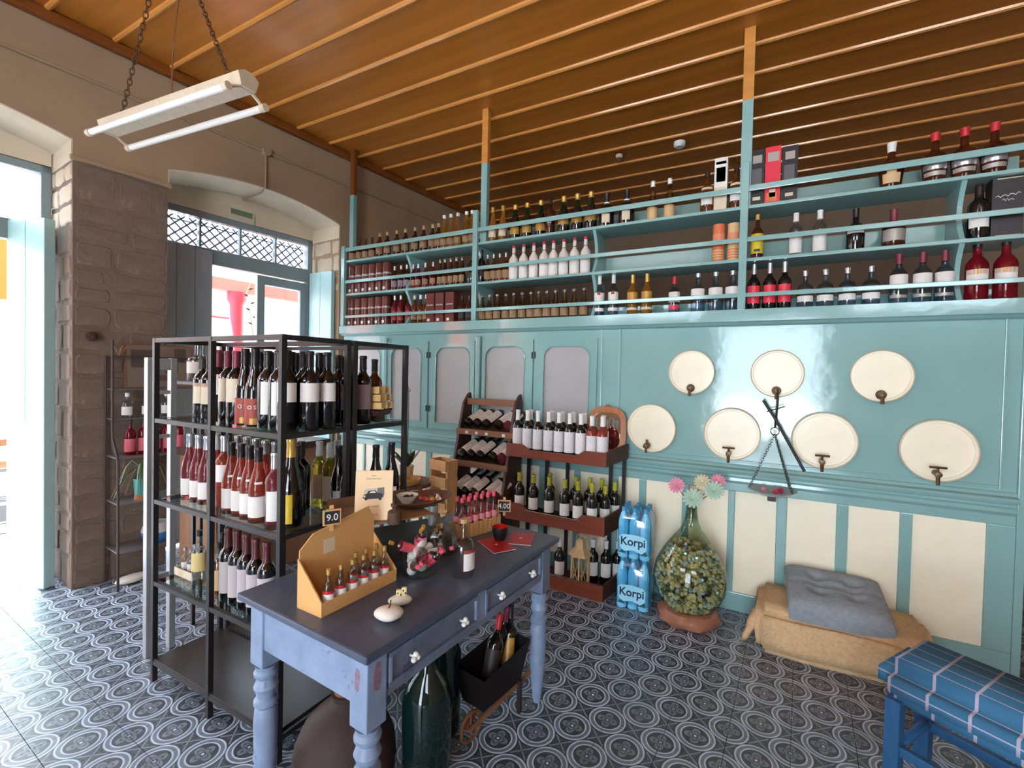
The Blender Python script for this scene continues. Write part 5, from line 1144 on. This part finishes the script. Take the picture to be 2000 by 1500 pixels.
# wooden framed mirror on the top tray
t = thing('framed_mirror', 'rounded orange-wood framed mirror leaning on the top tray', 'mirror', (-1.0, -.10, Z1), R(-8)); t.rotation_euler = (R(-8), 0, R(6))
OW = mat('orange_beech_wood', (174, 108, 62), .4, var=.2, vscale=5, stretch=(6, 6, 1))
def outl(w, h, k): return [(w*math.copysign(abs(math.cos(a))**k, math.cos(a)), h*math.copysign(abs(math.sin(a))**k, math.sin(a))) for a in [2*PI*i/40 for i in range(40)]]
o1, o2 = outl(.135, .17, .62), outl(.10, .125, .55)
bm = NB(); A_ = [bm.verts.new((x, -.012, z+.172)) for x, z in o1]; B_ = [bm.verts.new((x, -.018, z+.178)) for x, z in o2]; A2 = [bm.verts.new((x, .012, z+.172)) for x, z in o1]; B2 = [bm.verts.new((x, .006, z+.178)) for x, z in o2]
for i in range(40):
    j = (i+1) % 40
    for q in ((A_[i], A_[j], B_[j], B_[i]), (A2[i], A2[j], A_[j], A_[i]), (B_[i], B_[j], B2[j], B2[i]), (A2[j], A2[i], B2[i], B2[j])): bm.faces.new(q)
obj('frame', bm, OW, t, smooth=True)
bm = NB(); prism(bm, [(x, z+.178) for x, z in o2], .002, 'y', .003); obj('mirror_plate', bm, mat('mirror_silver', (200, 200, 200), .03, metal=1), t)
bm = NB(); lathe(bm, [(0, 0), (.016, .002), (.018, .012), (.008, .02), (0, .022)], 12, (0, 0, .338)); obj('crest', bm, OW, t, smooth=True)
# ================================================================== SLANTED WINE RACK
sr = thing('slanted_rack', 'dark wooden stepped rack of lying bottles left of the tray rack', 'rack', (-1.9, -.18, 0))
def side_prof(): return [(-.34, 0), (-.06, 0), (-.05, 1.22), (-.07, 1.285), (-.10, 1.27), (-.16, 1.2), (-.20, 1.05), (-.26, .80), (-.33, .52), (-.36, .3)]
for x in (-2.15, -1.685):
    bm = NB(); prism(bm, [(y+.18, z) for y, z in side_prof()], .02, 'x', x+1.9-.01); obj('side_panel', bm, DARKW, sr, bev=.003)
bm = NB(); bb(bm, -.235, .2, .05, .07, 1.19, 1.24); obj('top_rail', bm, BROWNW, sr, bev=.004)
for yf, z in ((-.20, .985), (-.28, .755), (-.36, .49)):
    bm = NB(); bb(bm, -.27, .24, yf+.18-.02, yf+.18, z-.022, z+.022); obj('shelf_lip', bm, BROWNW, sr, bev=.003)
    bm = NB(); v = [(-.235, yf+.18, z), (.2, yf+.18, z), (.2, .08, z+.11), (-.235, .08, z+.11)]
    f_ = bm.faces.new([bm.verts.new(p) for p in v]); bmesh.ops.solidify(bm, geom=bm.faces[:], thickness=.012); obj('sloping_shelf', bm, DARKW, sr)
k = 0
EAGLE = mat('sketch_label', (214, 202, 192), .6, var=.25, vscale=60)
for r_, (yf, z) in enumerate(((-.20, .985), (-.28, .755), (-.36, .49))):
    for i, x in enumerate((-2.09, -2.008, -1.926, -1.812, -1.735)):
        bottle(['top', 'middle', 'bottom'][r_]+' tier, '+ORD[i]+' from left bottle lying in the slanted rack', (x, yf+.012, z+.058), kind='bordeaux', h=.29, r=.037, glass=ROSEP if i == 4 else DKGREEN, lab=[(EAGLE, .12, .58, 170)], cap=BLKCAP, tilt=(R(-64), 0, R(-14)), group='bottles lying in the slanted rack')
# price stickers
for i, x in enumerate((-2.07, -1.98, -1.89, -1.74)):
    bm = NB(); bb(bm, x+1.9-.012, x+1.9+.012, -.2+.18-.0215, -.2+.18-.0203, .972, .992); obj('price_sticker', bm, LABEL, sr)
# ================================================================== WATER PACKS
def pack(z, label):
    t = thing('water_pack', label, 'water pack', (-.735, -.24, z), R(3), 'blue shrink-wrapped water packs')
    prof = [(0, 0), (.03, 0), (.0328, .012), (.030, .03), (.0328, .05), (.0328, .12), (.031, .128), (.0328, .136), (.0328, .20), (.031, .225), (.021, .262), (.013, .282), (.013, .295)]
    k = 'pack_bottle'
    if k not in CACHE:
        bm = NB(); lathe(bm, prof, 14); CACHE[k] = mesh(bm, 'bottle', WATER, True)
        bm = NB(); lathe(bm, [(0, .285), (.0145, .285), (.0145, .31), (0, .31)], 12); CACHE['pack_cap'] = mesh(bm, 'bottle_cap', mat('blue_cap', (70, 150, 196), .4), True)
    for i in range(3):
        for j in range(3):
            o = link('bottle', CACHE[k], t, (-.067+.067*i, -.067+.067*j, .002)); link('bottle_cap', CACHE['pack_cap'], o)
    # film sleeve
    def sq(w, d, n=40, p=.35): return [(w*math.copysign(abs(math.cos(a))**p, math.cos(a)), d*math.copysign(abs(math.sin(a))**p, math.sin(a))) for a in [2*PI*i/n for i in range(n)]]
    bm = NB(); rings = []
    for zz, kk in ((.03, .985), (.05, 1.0), (.19, 1.0), (.23, .97), (.265, .86), (.285, .74)):
        rings.append([bm.verts.new((x*kk+.002*math.sin(9*i), y*kk, zz+.004*math.sin(i*1.7))) for i, (x, y) in enumerate(sq(.1025, .1025))])
    for a, b in zip(rings, rings[1:]):
        for i in range(40): bm.faces.new((a[i], a[(i+1) % 40], b[(i+1) % 40], b[i]))
    obj('shrink_film', bm, WATERF, t, smooth=True)
    bm = NB(); prism(bm, [(-.078, .07), (-.055, .048), (0, .058), (.055, .044), (.082, .066), (.085, .13), (.066, .15), (0, .155), (-.066, .15), (-.085, .135)], .0015, 'y', -.1055); obj('pack_label', bm, WATERL, t)
    text('lettering', 'Korpi', .07, NAVY, t, (0, -.1066, .108), (R(90), 0, 0), sx=.95, off=.0012)
    for x0, x1 in ((-.085, -.045), (.045, .088)):
        bm = NB(); prism(bm, [(x0, .035), (x1, .035), ((x0+x1)/2+.01, .062), ((x0+x1)/2-.008, .05)], .0012, 'y', -.1042); obj('leaf_print', bm, mat('dark_teal_print', (20, 84, 96), .5), t)
pack(0, 'lower blue shrink-wrapped water pack lettered Korpi on the floor')
pack(.314, 'upper blue shrink-wrapped water pack lettered Korpi on the other pack')
# ================================================================== DEMIJOHN
dj = thing('glass_demijohn', 'big clear glass demijohn full of corks on a brown clay ring', 'demijohn', (-.405, -.27, .055))
dp = [(0, .0), (.06, .0), (.12, .02), (.17, .07), (.2, .14), (.208, .21), (.195, .28), (.155, .36), (.105, .43), (.06, .49), (.04, .54), (.033, .60), (.033, .64), (.042, .648), (.042, .662)]
bm = NB(); lathe(bm, dp+[(.036, .662), (.028, .64), (.028, .60), (.035, .54)], 40); obj('glass', bm, DEMIG, dj, smooth='all')
rr = random.Random(11)
def djr(z):
    for (r0, z0), (r1, z1) in zip(dp, dp[1:]):
        if z0 <= z <= z1: return r0+(r1-r0)*(z-z0)/max(1e-6, z1-z0)
    return 0
for nm, m_, cnt in (('corks', mat('tan_corks', (216, 192, 140), .6, var=.2, vscale=40), 520), ('olive_caps', mat('olive_caps', (136, 134, 90), .4, metal=.3), 420), ('bluish_caps', mat('bluish_foil', (196, 216, 236), .3, metal=.4), 260), ('pale_caps', mat('cream_caps', (222, 210, 176), .4), 260)):
    bm = NB()
    for i in range(cnt):
        z = rr.uniform(.025, .39); rmax = djr(z)-.018
        r_ = rmax*(rr.uniform(.78, 1) if rr.random() < .85 else rr.uniform(0, 1)); a = rr.uniform(0, 2*PI)
        Mx = Matrix.Translation((r_*math.cos(a), r_*math.sin(a), z)) @ Matrix.Rotation(rr.uniform(0, PI), 4, 'X') @ Matrix.Rotation(rr.uniform(0, PI), 4, 'Y')
        bmesh.ops.create_cone(bm, cap_ends=True, segments=8, radius1=.0115, radius2=.0115, depth=.022 if nm == 'corks' else .013, matrix=Mx)
    o = obj(nm, bm, m_, dj); o['kind'] = 'stuff'
t = thing('clay_ring', 'chunky glazed brown clay ring supporting the glass demijohn', 'stand', (-.405, -.27, 0))
bm = NB(); lathe(bm, [(.09, .0), (.15, .0), (.172, .02), (.175, .05), (.155, .082), (.125, .088), (.10, .07), (.09, .03), (.09, 0)], 28)
for v in bm.verts: a = math.atan2(v.co.y, v.co.x); k = 1+.05*math.sin(5*a+v.co.z*60)+.03*math.sin(9*a-v.co.z*40); v.co.x *= k; v.co.y *= k
obj('ring', bm, CLAY, t, smooth=True)
# flowers
def flower(label, x, y, z, m_, r, stemc, seed):
    t = thing('artificial_flower', label, 'flower', (-.405, -.27, .55), 0, 'flowers in the demijohn')
    bm = NB(); tube(bm, [(0, 0, 0), (x*.15, y*.15, .15), (x*.6, y*.6, (z-.55)*.8), (x, y, z-.55)], .003, 6); obj('stem', bm, stemc, t)
    rr = random.Random(seed)
    for ring, (n, rad, up) in enumerate(((14, 1, .1), (11, .75, .45), (8, .5, .8))):
        for i in range(n):
            a = 2*PI*i/n+ring*.2
            bm = NB(); L_ = r*rad
            prism(bm, [(0, 0), (L_*.5, L_*.17), (L_*.9, L_*.12), (L_, 0), (L_*.9, -L_*.12), (L_*.5, -L_*.17)], .0015, 'z', 0)
            key = ('petal', round(L_, 4), m_.name)
            if key not in CACHE: CACHE[key] = mesh(bm, 'petal', m_)
            else: bm.free()
            link('petal', CACHE[key], t, (x, y, z-.55), (R(70), -up+rr.uniform(-.1, .1), 0)).rotation_euler = (Matrix.Rotation(R(62), 3, 'X') @ Matrix.Rotation(a, 3, 'Z') @ Matrix.Rotation(-up, 3, 'Y')).to_euler()
MINT = mat('mint_petal', (176, 204, 184), .8); PINKF = mat('pink_petal', (226, 150, 170), .8); CRM = mat('beige_petal', (214, 206, 172), .8)
GST = mat('green_stem', (92, 112, 80), .7)
flower('large mint green flower at front of the demijohn bouquet', .01, -.04, .735, MINT, .06, GST, 1)
flower('mint green flower at right of the demijohn bouquet', .12, -.0, .79, MINT, .058, GST, 2)
flower('pink flower at left of the demijohn bouquet', -.09, .0, .79, PINKF, .05, GST, 3)
flower('beige flower in the middle of the demijohn bouquet', .05, .04, .82, CRM, .05, GST, 4)
flower('pink flower at top right of the demijohn bouquet', .135, .05, .835, PINKF, .045, GST, 5)
# ================================================================== POUF AND CUSHION
bm = NB(); bx(bm, (0, 0, .12), (.74, .40, .24)); bmesh.ops.bevel(bm, geom=bm.edges[:], offset=.035, segments=3, affect='EDGES'); bmesh.ops.subdivide_edges(bm, edges=bm.edges[:], cuts=3, use_grid_fill=True)
for v in bm.verts:
    v.co.x += .018*math.sin(v.co.z*13)*(1 if v.co.x > 0 else -1)+.006*math.sin(v.co.y*30); v.co.y += .012*math.sin(v.co.x*9+v.co.z*10); v.co.z += .008*math.sin(v.co.x*11)*(v.co.z/.24)
po = thing('burlap_pouf', 'long burlap-covered floor pouf against the cream panels', 'pouf', (.335, -.245, 0), R(-1))
obj('cover', bm, BURLAP, po, smooth='all')
bm = NB(); tube(bm, [(-.375, -.1, .18), (-.40, -.14, .12), (-.425, -.15, .05), (-.44, -.13, .012)], .03, 8, .012); obj('loose_fold', bm, BURLAP, po, smooth='all')
cu = thing('tufted_cushion', 'grey plush tufted seat cushion lying on the burlap pouf', 'cushion', (.315, -.225, .238), R(-4)); cu.rotation_euler = (R(9), R(1), R(2))
bm = NB(); bmesh.ops.create_grid(bm, x_segments=40, y_segments=34, size=1)
pts = [(-.35, -.3), (.35, -.3), (-.35, .35), (.35, .35), (0, 0.02)]
W2, D2 = .225, .205
top = {}
for v in bm.verts:
    x, y = v.co.x, v.co.y
    e = (1-abs(x)**6)*(1-abs(y)**6); h = .07+.055*max(0, e)**.4
    for px, py in pts[:4]:
        h -= .045*math.exp(-((x-px)**2+(y-py)**2)/.02)
    h -= .026*math.exp(-(y-.02)**2/.008)*(1 if abs(x) < .5 else .2)
    sx = W2*(x if abs(x) < 1 else x*.99); v.co = Vector((sx, D2*y, h))
ed = [e for e in bm.edges if e.is_boundary]; r_ = bmesh.ops.extrude_edge_only(bm, edges=ed)
for v in [g for g in r_['geom'] if isinstance(g, bmesh.types.BMVert)]: v.co = Vector((v.co.x*.97, v.co.y*.97, .006))
obj('cushion_cover', bm, FUR, cu, smooth='all')
# ================================================================== PLAID STOOL
PL = bpy.data.materials.new('blue_plaid_fabric'); PL.use_nodes = True
nt = PL.node_tree; N = nt.nodes; L = nt.links; b = N['Principled BSDF']; b.inputs['Roughness'].default_value = .95
tc = N.new('ShaderNodeTexCoord'); sep = N.new('ShaderNodeSeparateXYZ'); L.new(tc.outputs['Object'], sep.inputs[0])
def mth(op, a, b_=None):
    n = N.new('ShaderNodeMath'); n.operation = op
    for i, v in enumerate((a, b_)):
        if v is None: continue
        if isinstance(v, (int, float)): n.inputs[i].default_value = v
        else: L.new(v, n.inputs[i])
    return n.outputs[0]
def stripe(v, per, off, w): return mth('LESS_THAN', mth('ABSOLUTE', mth('SUBTRACT', mth('FRACT', mth('ADD', mth('DIVIDE', v, per), off)), .5)), w)
st1 = stripe(mth('ADD', sep.outputs[0], mth('MULTIPLY', sep.outputs[2], .0)), .105, .55, .04); 
yz = mth('SUBTRACT', sep.outputs[1], mth('MULTIPLY', mth('MINIMUM', mth('SUBTRACT', sep.outputs[2], .06), 0.0), -1.0))
st2 = stripe(yz, .062, .2, .035)
mx = N.new('ShaderNodeMix'); mx.data_type = 'RGBA'; L.new(mth('MAXIMUM', st1, st2), mx.inputs[0]); mx.inputs[6].default_value = (*lin((56, 110, 146)), 1); mx.inputs[7].default_value = (*lin((176, 170, 190)), 1)
nz = N.new('ShaderNodeTexNoise'); nz.inputs['Scale'].default_value = 160; L.new(tc.outputs['Object'], nz.inputs['Vector'])
bp = N.new('ShaderNodeBump'); bp.inputs['Strength'].default_value = .3; bp.inputs['Distance'].default_value = .004; L.new(nz.outputs['Fac'], bp.inputs['Height']); L.new(bp.outputs[0], b.inputs['Normal'])
L.new(mx.outputs[2], b.inputs['Base Color'])
stl = thing('plaid_stool', 'blue stool with plaid upholstered seat at lower right', 'stool', (.655, -1.13, 0), R(-32))
SHt = .47
bm = NB(); bx(bm, (0, 0, 0), (.54, .34, .15)); bmesh.ops.bevel(bm, geom=[e for e in bm.edges], offset=.05, segments=4, affect='EDGES')
for v in bm.verts:
    if v.co.z > 0: v.co.z += .02*(1-(v.co.x/.26)**2)*(1-(v.co.y/.16)**2)
obj('seat', bm, PL, stl, smooth='all', loc=(0, 0, SHt-.075))
for sx in (-1, 1):
    for sy in (-1, 1):
        bm = NB(); lx, ly = sx*.215, sy*.12
        prism(bm, [(lx-.022, ly-.022), (lx+.022, ly-.022), (lx+.022, ly+.022), (lx-.022, ly+.022)], SHt-.14, 'z', 0); obj('leg', bm, BLUEP, stl, bev=.005)
    bm = NB(); tube(bm, [(sx*.215, -.12, .15), (sx*.19, -.06, .19), (sx*.185, 0, .2), (sx*.19, .06, .19), (sx*.215, .12, .15)], .016, 8); obj('end_stretcher', bm, BLUEP, stl, smooth=True)
for sy in (-1, 1):
    bm = NB(); bb(bm, -.2, .2, sy*.12-.012, sy*.12+.012, .14, .175); obj('side_stretcher', bm, BLUEP, stl, bev=.004)
# ================================================================== HANGING BALANCE
hb = thing('hanging_balance', 'old iron hanging balance with chained pan in front of partition', 'scale', (.01, -.14, .745))
def chain(bm, p0, p1, n, r=.006, w=.0016):
    p0, p1 = Vector(p0), Vector(p1); d = (p1-p0); L_ = d.length/n; d.normalize()
    q = d.to_track_quat('Z', 'Y').to_matrix()
    for i in range(n):
        c = p0+d*L_*(i+.5); tw = Matrix.Rotation(PI/2*(i % 2), 3, 'Z'); pts = []
        for k in range(10):
            a = 2*PI*k/10; pts.append(c+q @ tw @ Vector((r*math.cos(a), 0, L_*.68*math.sin(a))))
        tube(bm, pts, w, 5, closed=True)
bm = NB(); lathe(bm, [(0, .03), (.08, .038), (.125, .062), (.127, .066), (.08, .045), (0, .038)], 32); obj('pan', bm, mat('grey_tin_pan', (186, 186, 188), .3, metal=.5, var=.1, vscale=20), hb, smooth=True)
bm = NB(); bb(bm, -.022, .022, -.022, .022, 0, .03); obj('pan_foot', bm, IRON, hb)
for (x, y) in ((-.115, .0), (.10, -.055), (.09, .07)):
    bm = NB(); chain(bm, (x, y, .066), (.005, 0, .38), 22); obj('chain', bm, IRON, hb)
bm = NB(); tube(bm, [(.022*math.cos(a)+.005, 0, .40+.022*math.sin(a)) for a in [2*PI*i/14 for i in range(14)]], .003, 6, closed=True); tube(bm, [(.005, 0, .42), (.01, 0, .50), (.015, .01, .60)], .006, 8); tube(bm, [(.015, .01, .60), (.012, .03, .64)], .004, 6); obj('hook', bm, IRON, hb, smooth=True)
bm = NB(); tube(bm, [(-.06, 0, .575), (.0, -.01, .48), (.155, -.02, .19)], .008, 10); obj('beam', bm, IRON, hb, smooth=True)
bm = NB(); tube(bm, [(-.04, .0, .51), (.05, .0, .545)], .004, 6); obj('pointer', bm, IRON, hb)
for i, (x, y, m_) in enumerate(((-.04, 0, PINKF), (.02, -.03, mat('deep_pink', (208, 70, 96), .7)), (.045, .02, mat('deep_pink2', (190, 60, 84), .7)))):
    t = thing('dried_bloom', ['pale pink', 'deep pink', 'dark pink'][i]+' dried bloom lying in the hanging pan', 'flower', (.01+x, -.14+y, .745+.052))
    bm = NB(); bmesh.ops.create_icosphere(bm, subdivisions=2, radius=.015)
    for v in bm.verts: v.co *= 1+.2*math.sin(v.co.x*400+v.co.y*300)
    obj('petals', bm, m_, t, loc=(0, 0, .008))
# ================================================================== STOOL WITH ORCHID, STRAW BASKET, SLAT CRATE
t = thing('side_table', 'small round wooden table half hidden behind the steel rack', 'table', (-2.33, -.62, 0))
bm = NB(); lathe(bm, [(0, .62), (.2, .62), (.2, .645), (0, .645)], 28); obj('table_top', bm, BROWNW, t)
for k in range(3):
    a = 2*PI*k/3; bm = NB(); tube(bm, [(.15*math.cos(a), .15*math.sin(a), .62), (.17*math.cos(a), .17*math.sin(a), 0)], .014, 8); obj('leg', bm, BROWNW, t)
t = thing('potted_orchid', 'potted orchid with thin pink flower stem behind the rack', 'plant', (-2.33, -.60, .646))
bm = NB(); lathe(bm, [(0, 0), (.04, 0), (.052, .10), (.055, .105), (.05, .11), (.044, .1), (0, .09)], 20); obj('pot', bm, mat('beige_pot', (206, 176, 132), .6), t, smooth=True)
for k in range(7):
    a = k*.9; bm = NB(); pts = []
    prism(bm, [(0, -.012), (.05, -.03), (.11, -.022), (.15, 0), (.11, .022), (.05, .03), (0, .012)], .004, 'z', 0); obj('leaf', bm, LEAFD, t, loc=(0, 0, .10), rot=(0, R(-58+8*(k % 3)), a))
bm = NB(); tube(bm, [(0, 0, .1), (.01, .0, .4), (.0, .01, .65), (-.05, .02, .82)], .0035, 6); obj('flower_stem', bm, GST, t)
for k, (x, z) in enumerate(((-.05, .82), (-.03, .74), (.0, .66))):
    bm = NB()
    for q in range(5): prism(bm, [(0, 0), (.012, .008), (.024, 0), (.012, -.008)], .001, 'z', 0)
    bm.free(); bm = NB(); bmesh.ops.create_icosphere(bm, subdivisions=2, radius=.014, matrix=Matrix.Diagonal((1, .4, 1, 1))); obj('bloom', bm, mat('orchid_pink', (196, 130, 170), .7), t, loc=(x, .015, z))
t = thing('straw_basket', 'flat round straw basket on the small round table', 'basket', (-2.24, -.70, .646))
bm = NB(); lathe(bm, [(0, 0), (.07, 0), (.1, .02), (.105, .045), (.098, .045), (.09, .02), (0, .008)], 24); obj('weave', bm, mat('straw', (196, 150, 84), .8, var=.2, vscale=50, bump=.5, bscale=90), t, smooth=True)
t = thing('slatted_crate', 'light pine slatted crate beside the slanted rack', 'crate', (-2.07, -.50, 0), R(-10))
for z in (.08, .26, .44, .62, .74):
    bm = NB(); bb(bm, -.085, .085, -.06, -.048, z, z+.075); obj('slat', bm, PINE, t, bev=.003)
    bm = NB(); bb(bm, -.085, .085, .048, .06, z, z+.075); obj('slat', bm, PINE, t, bev=.003)
for sx in (-1, 1):
    bm = NB(); bb(bm, sx*.085-.008, sx*.085+.008, -.047, .047, 0, .815); obj('end_board', bm, PINE, t)
# ================================================================== LEFT ETAGERE
et = thing('iron_etagere', 'tall thin rusty iron shelf stand against the stone pier', 'shelf', (-3.80, -1.58, 0), WA-PI/2)
EI = mat('brown_iron', (76, 66, 62), .6, metal=.3); ES = mat('grey_metal_shelf', (120, 116, 116), .45, metal=.3)
ey0, ey1 = -.22, .30
for y in (ey0, ey1):
    bm = NB(); tube(bm, [(.09, y, 1.60), (.092, y, 1.02), (.105, y, .96), (.185, y, .85), (.195, y, .80), (.205, y, 0)], .0075, 8); obj('front_post', bm, EI, et, smooth=True)
    bm = NB(); tube(bm, [(-.035, y, 1.5), (-.035, y, 0)], .007, 8); obj('rear_post', bm, EI, et, smooth=True)
for z, d in ((1.50, .09), (1.285, .09), (1.09, .092), (.845, .185), (.55, .2), (.237, .2)):
    bm = NB(); bb(bm, -.035, d-.006, ey0+.004, ey1-.004, z-.008, z); obj('shelf_plate', bm, ES if z < 1.4 else EI, et)
EM = et.matrix_basis.copy()
def epos(x, y, z):
    a = WA-PI/2; return (-3.80+x*math.cos(a)-y*math.sin(a), -1.58+x*math.sin(a)+y*math.cos(a), z)
# leaning picture
t = thing('framed_picture', 'framed dim picture of buildings leaning on upper iron shelf', 'picture', epos(.045, .06, 1.286), WA-PI/2); t.rotation_euler = (0, R(-5), WA-PI/2)
bm = NB(); bb(bm, -.008, .008, -.20, .20, 0, .30); obj('picture_frame', bm, BROWNW, t)
bm = NB(); bb(bm, .008, .0095, -.19, .19, .01, .29); obj('picture', bm, mat('grey_brown_print', (122, 106, 94), .6), t)
for (y0, y1, z0, z1) in ((-.17, -.05, .14, .26), (.02, .1, .1, .2), (-.04, .01, .12, .18), (.08, .15, .18, .28), (-.02, .08, .05, .09)):
    bm = NB(); bb(bm, .0095, .0105, y0, y1, z0, z1); obj('print', bm, mat('dark_print2', (86, 72, 64), .6), t)
for i, y in enumerate((-.13, -.02, .09)):
    bottle(nth(i, 3)+' clear bottles with white labels on the iron shelf', epos(.045, y, 1.0905), kind='spirit', h=.165, r=.03, glass=CLEAR, cap=WHITECAP, capz=.85, lab=(LABEL, .12, .46, 140), rz=R(60), group='clear bottles on the iron shelf', name='clear_bottle')
for i in range(5):
    bottle(nth(i, 5)+' pink-red bottles on the middle iron shelf', epos(.07, -.12+.07*i, .8455), kind='bordeaux', h=.235, r=.03, glass=REDG, cap=BLKCAP, capz=.85, lab=[(mat('pink_red_label', (206, 96, 110), .5), .1, .46, 150)], rz=R(60), group='pink-red bottles on the iron shelf', name='rose_bottle')
pp = thing('potted_fern', 'leafy spider plant in a turquoise pot on the iron shelf', 'plant', epos(.12, -.06, .5505))
bm = NB(); lathe(bm, [(0, 0), (.045, 0), (.05, .03), (.058, .14), (.052, .14), (0, .12)], 20); obj('pot', bm, TEALPOT, pp, smooth=True)
bm = NB(); lathe(bm, [(.046, .0), (.0475, 0), (.052, .035), (.051, .035)], 20); obj('pot_foot', bm, TERRA, pp, smooth=True)
rr = random.Random(2)
for k in range(46):
    a = rr.uniform(0, 2*PI); l_ = rr.uniform(.1, .2)*(1 if math.cos(a) > -.3 else .5); up = rr.uniform(.04, .14)
    bm = NB(); w_ = .007
    for q in range(5):
        t0, t1 = q/5, (q+1)/5
        def P_(t_): return (l_*t_, up*math.sin(PI*min(1, t_*1.1))*1.2-.10*t_*t_)
        (xa, za), (xb, zb) = P_(t0), P_(t1); wa, wb_ = w_*(1-t0*.8), w_*(1-t1*.8)
        bm.faces.new([bm.verts.new(p) for p in ((xa, -wa, za), (xb, -wb_, zb), (xb, wb_, zb), (xa, wa, za))])
    bmesh.ops.remove_doubles(bm, verts=bm.verts, dist=.0005)
    obj('leaf', bm, LEAF if k % 3 else mat('pale_leaf', (150, 166, 130), .6), pp, loc=(0, 0, .13), rot=(0, 0, a))
t = thing('round_pot', 'round blue and white glazed pot on the lowest iron shelf', 'pot', epos(.10, .02, .2375))
bm = NB(); lathe(bm, [(0, 0), (.05, 0), (.078, .03), (.088, .065), (.087, .075)], 24); obj('lower_glaze', bm, BLUEPOT, t, smooth=True)
bm = NB(); lathe(bm, [(.087, .075), (.082, .10), (.062, .135), (.056, .135), (.075, .1), (0, .02)], 24); obj('upper_glaze', bm, mat('grey_white_glaze', (196, 196, 198), .3), t, smooth=True)
t = thing('floor_stone', 'flat white stone on the floor by the iron stand', 'stone', epos(.09, -.10, 0)); bm = NB(); pebble(bm, .06, 3, 1, 1.5, .35, (0, 0, .021)); obj('stone', bm, PEBBLE, t, smooth='all')
t = thing('twig_bundle', 'small dry twig bundle on top of the iron stand', 'ornament', epos(.03, -.17, 1.501))
for k in range(5): bm = NB(); tube(bm, [(0, 0, 0), (.02*math.cos(k), .04*math.sin(k*1.3), .05+.01*k)], .002, 5); obj('twig', bm, CORKM, t)
t = thing('wall_switch', 'old round dark switch on the stone pier', 'switch'); t.matrix_world = WM @ Matrix.Translation((-1.87, -.03, 1.62)) @ Matrix.Rotation(R(90), 4, 'X')
bm = NB(); lathe(bm, [(0, 0), (.032, 0), (.032, .014), (.012, .02), (0, .02)], 20); obj('cover', bm, DARKW, t, smooth=True)
bm = NB(); lathe(bm, [(0, .02), (.009, .02), (.009, .034), (0, .034)], 10); obj('toggle', bm, RUST, t)
# ================================================================== FLUORESCENT FIXTURE
fa, fb = Vector((-3.22, -2.01, 2.70)), Vector((-2.137, -1.915, 2.70))
fm = (fa+fb)/2; fang = math.atan2((fb-fa).y, (fb-fa).x); FL_ = (fb-fa).length
fx = thing('fluorescent_lamp', 'twin-tube fluorescent lamp hanging on rusty chains from ceiling', 'lamp', fm, fang)
bm = NB(); prism(bm, [(-.035, .0), (.035, .0), (.05, .055), (.02, .075), (-.02, .075), (-.05, .055)], FL_+.04, 'x', -FL_/2-.02); obj('housing', bm, FIXT, fx, bev=.004)
for sx in (-1, 1):
    bm = NB(); tube(bm, [(sx*FL_/2, -.09, -.035), (sx*FL_/2, -.03, .0), (sx*FL_/2, .03, .0), (sx*FL_/2, .09, -.035)], .008, 6); obj('end_bracket', bm, FIXT, fx)
    for sy in (-1, 1):
        bm = NB(); lathe(bm, [(0, -.015), (.018, -.015), (.018, .015), (0, .015)], 14); obj('socket', bm, FIXT, fx, loc=(sx*FL_/2, sy*.09, -.035), rot=(0, R(90), 0))
for sy in (-1, 1):
    bm = NB(); tube(bm, [(-FL_/2+.016, sy*.09, -.035), (FL_/2-.016, sy*.09, -.035)], .0155, 14); obj('tube', bm, TUBE, fx, smooth=True)
hook = Vector((-2.564, -2.034, H-.015))-fm
hook = Matrix.Rotation(-fang, 3, 'Z') @ hook
for sx in (-1, 1):
    bm = NB(); chain(bm, (sx*FL_*.40, 0, .075), hook, 34, .010, .0028); obj('chain', bm, CHAIN, fx)
bm = NB(); tube(bm, [hook+Vector((.05, .05, 0)), hook+Vector((-.02, .06, -.3)), Vector((-.03, .02, .3)), Vector((.0, 0, .075))], .004, 6); obj('cable', bm, BROWNW, fx)
# ceiling fittings over the back room
t = thing('smoke_detector', 'small white smoke detector on the ceiling behind the shelves', 'detector', (-.80, 1.17, H-.02)); bm = NB(); lathe(bm, [(0, 0), (.05, 0), (.05, -.03), (.035, -.045), (0, -.045)], 20); obj('body', bm, WHITE, t, smooth=True)
t = thing('ceiling_bulb_holder', 'small bulb holder on the ceiling left of smoke detector', 'lamp', (-1.35, 1.17, H-.02)); bm = NB(); lathe(bm, [(0, 0), (.03, 0), (.03, -.03), (0, -.03)], 14); obj('base', bm, LABELC, t, smooth=True); bm = NB(); bmesh.ops.create_icosphere(bm, subdivisions=2, radius=.025, matrix=Matrix.Translation((0, 0, -.05))); obj('bulb', bm, CLEAR, t, smooth='all')
bm = NB(); tube(bm, [(0, 0, 0), (0, 0, .26), (.0, .02, .32), (0, .05, .34)], .012, 8); tag(obj('vent_pipe', bm, PLASTER, None, smooth=True, loc=(-3.47, 2.2, 3.1)), 'short cream pipe on the far left wall near ceiling', 'pipe')
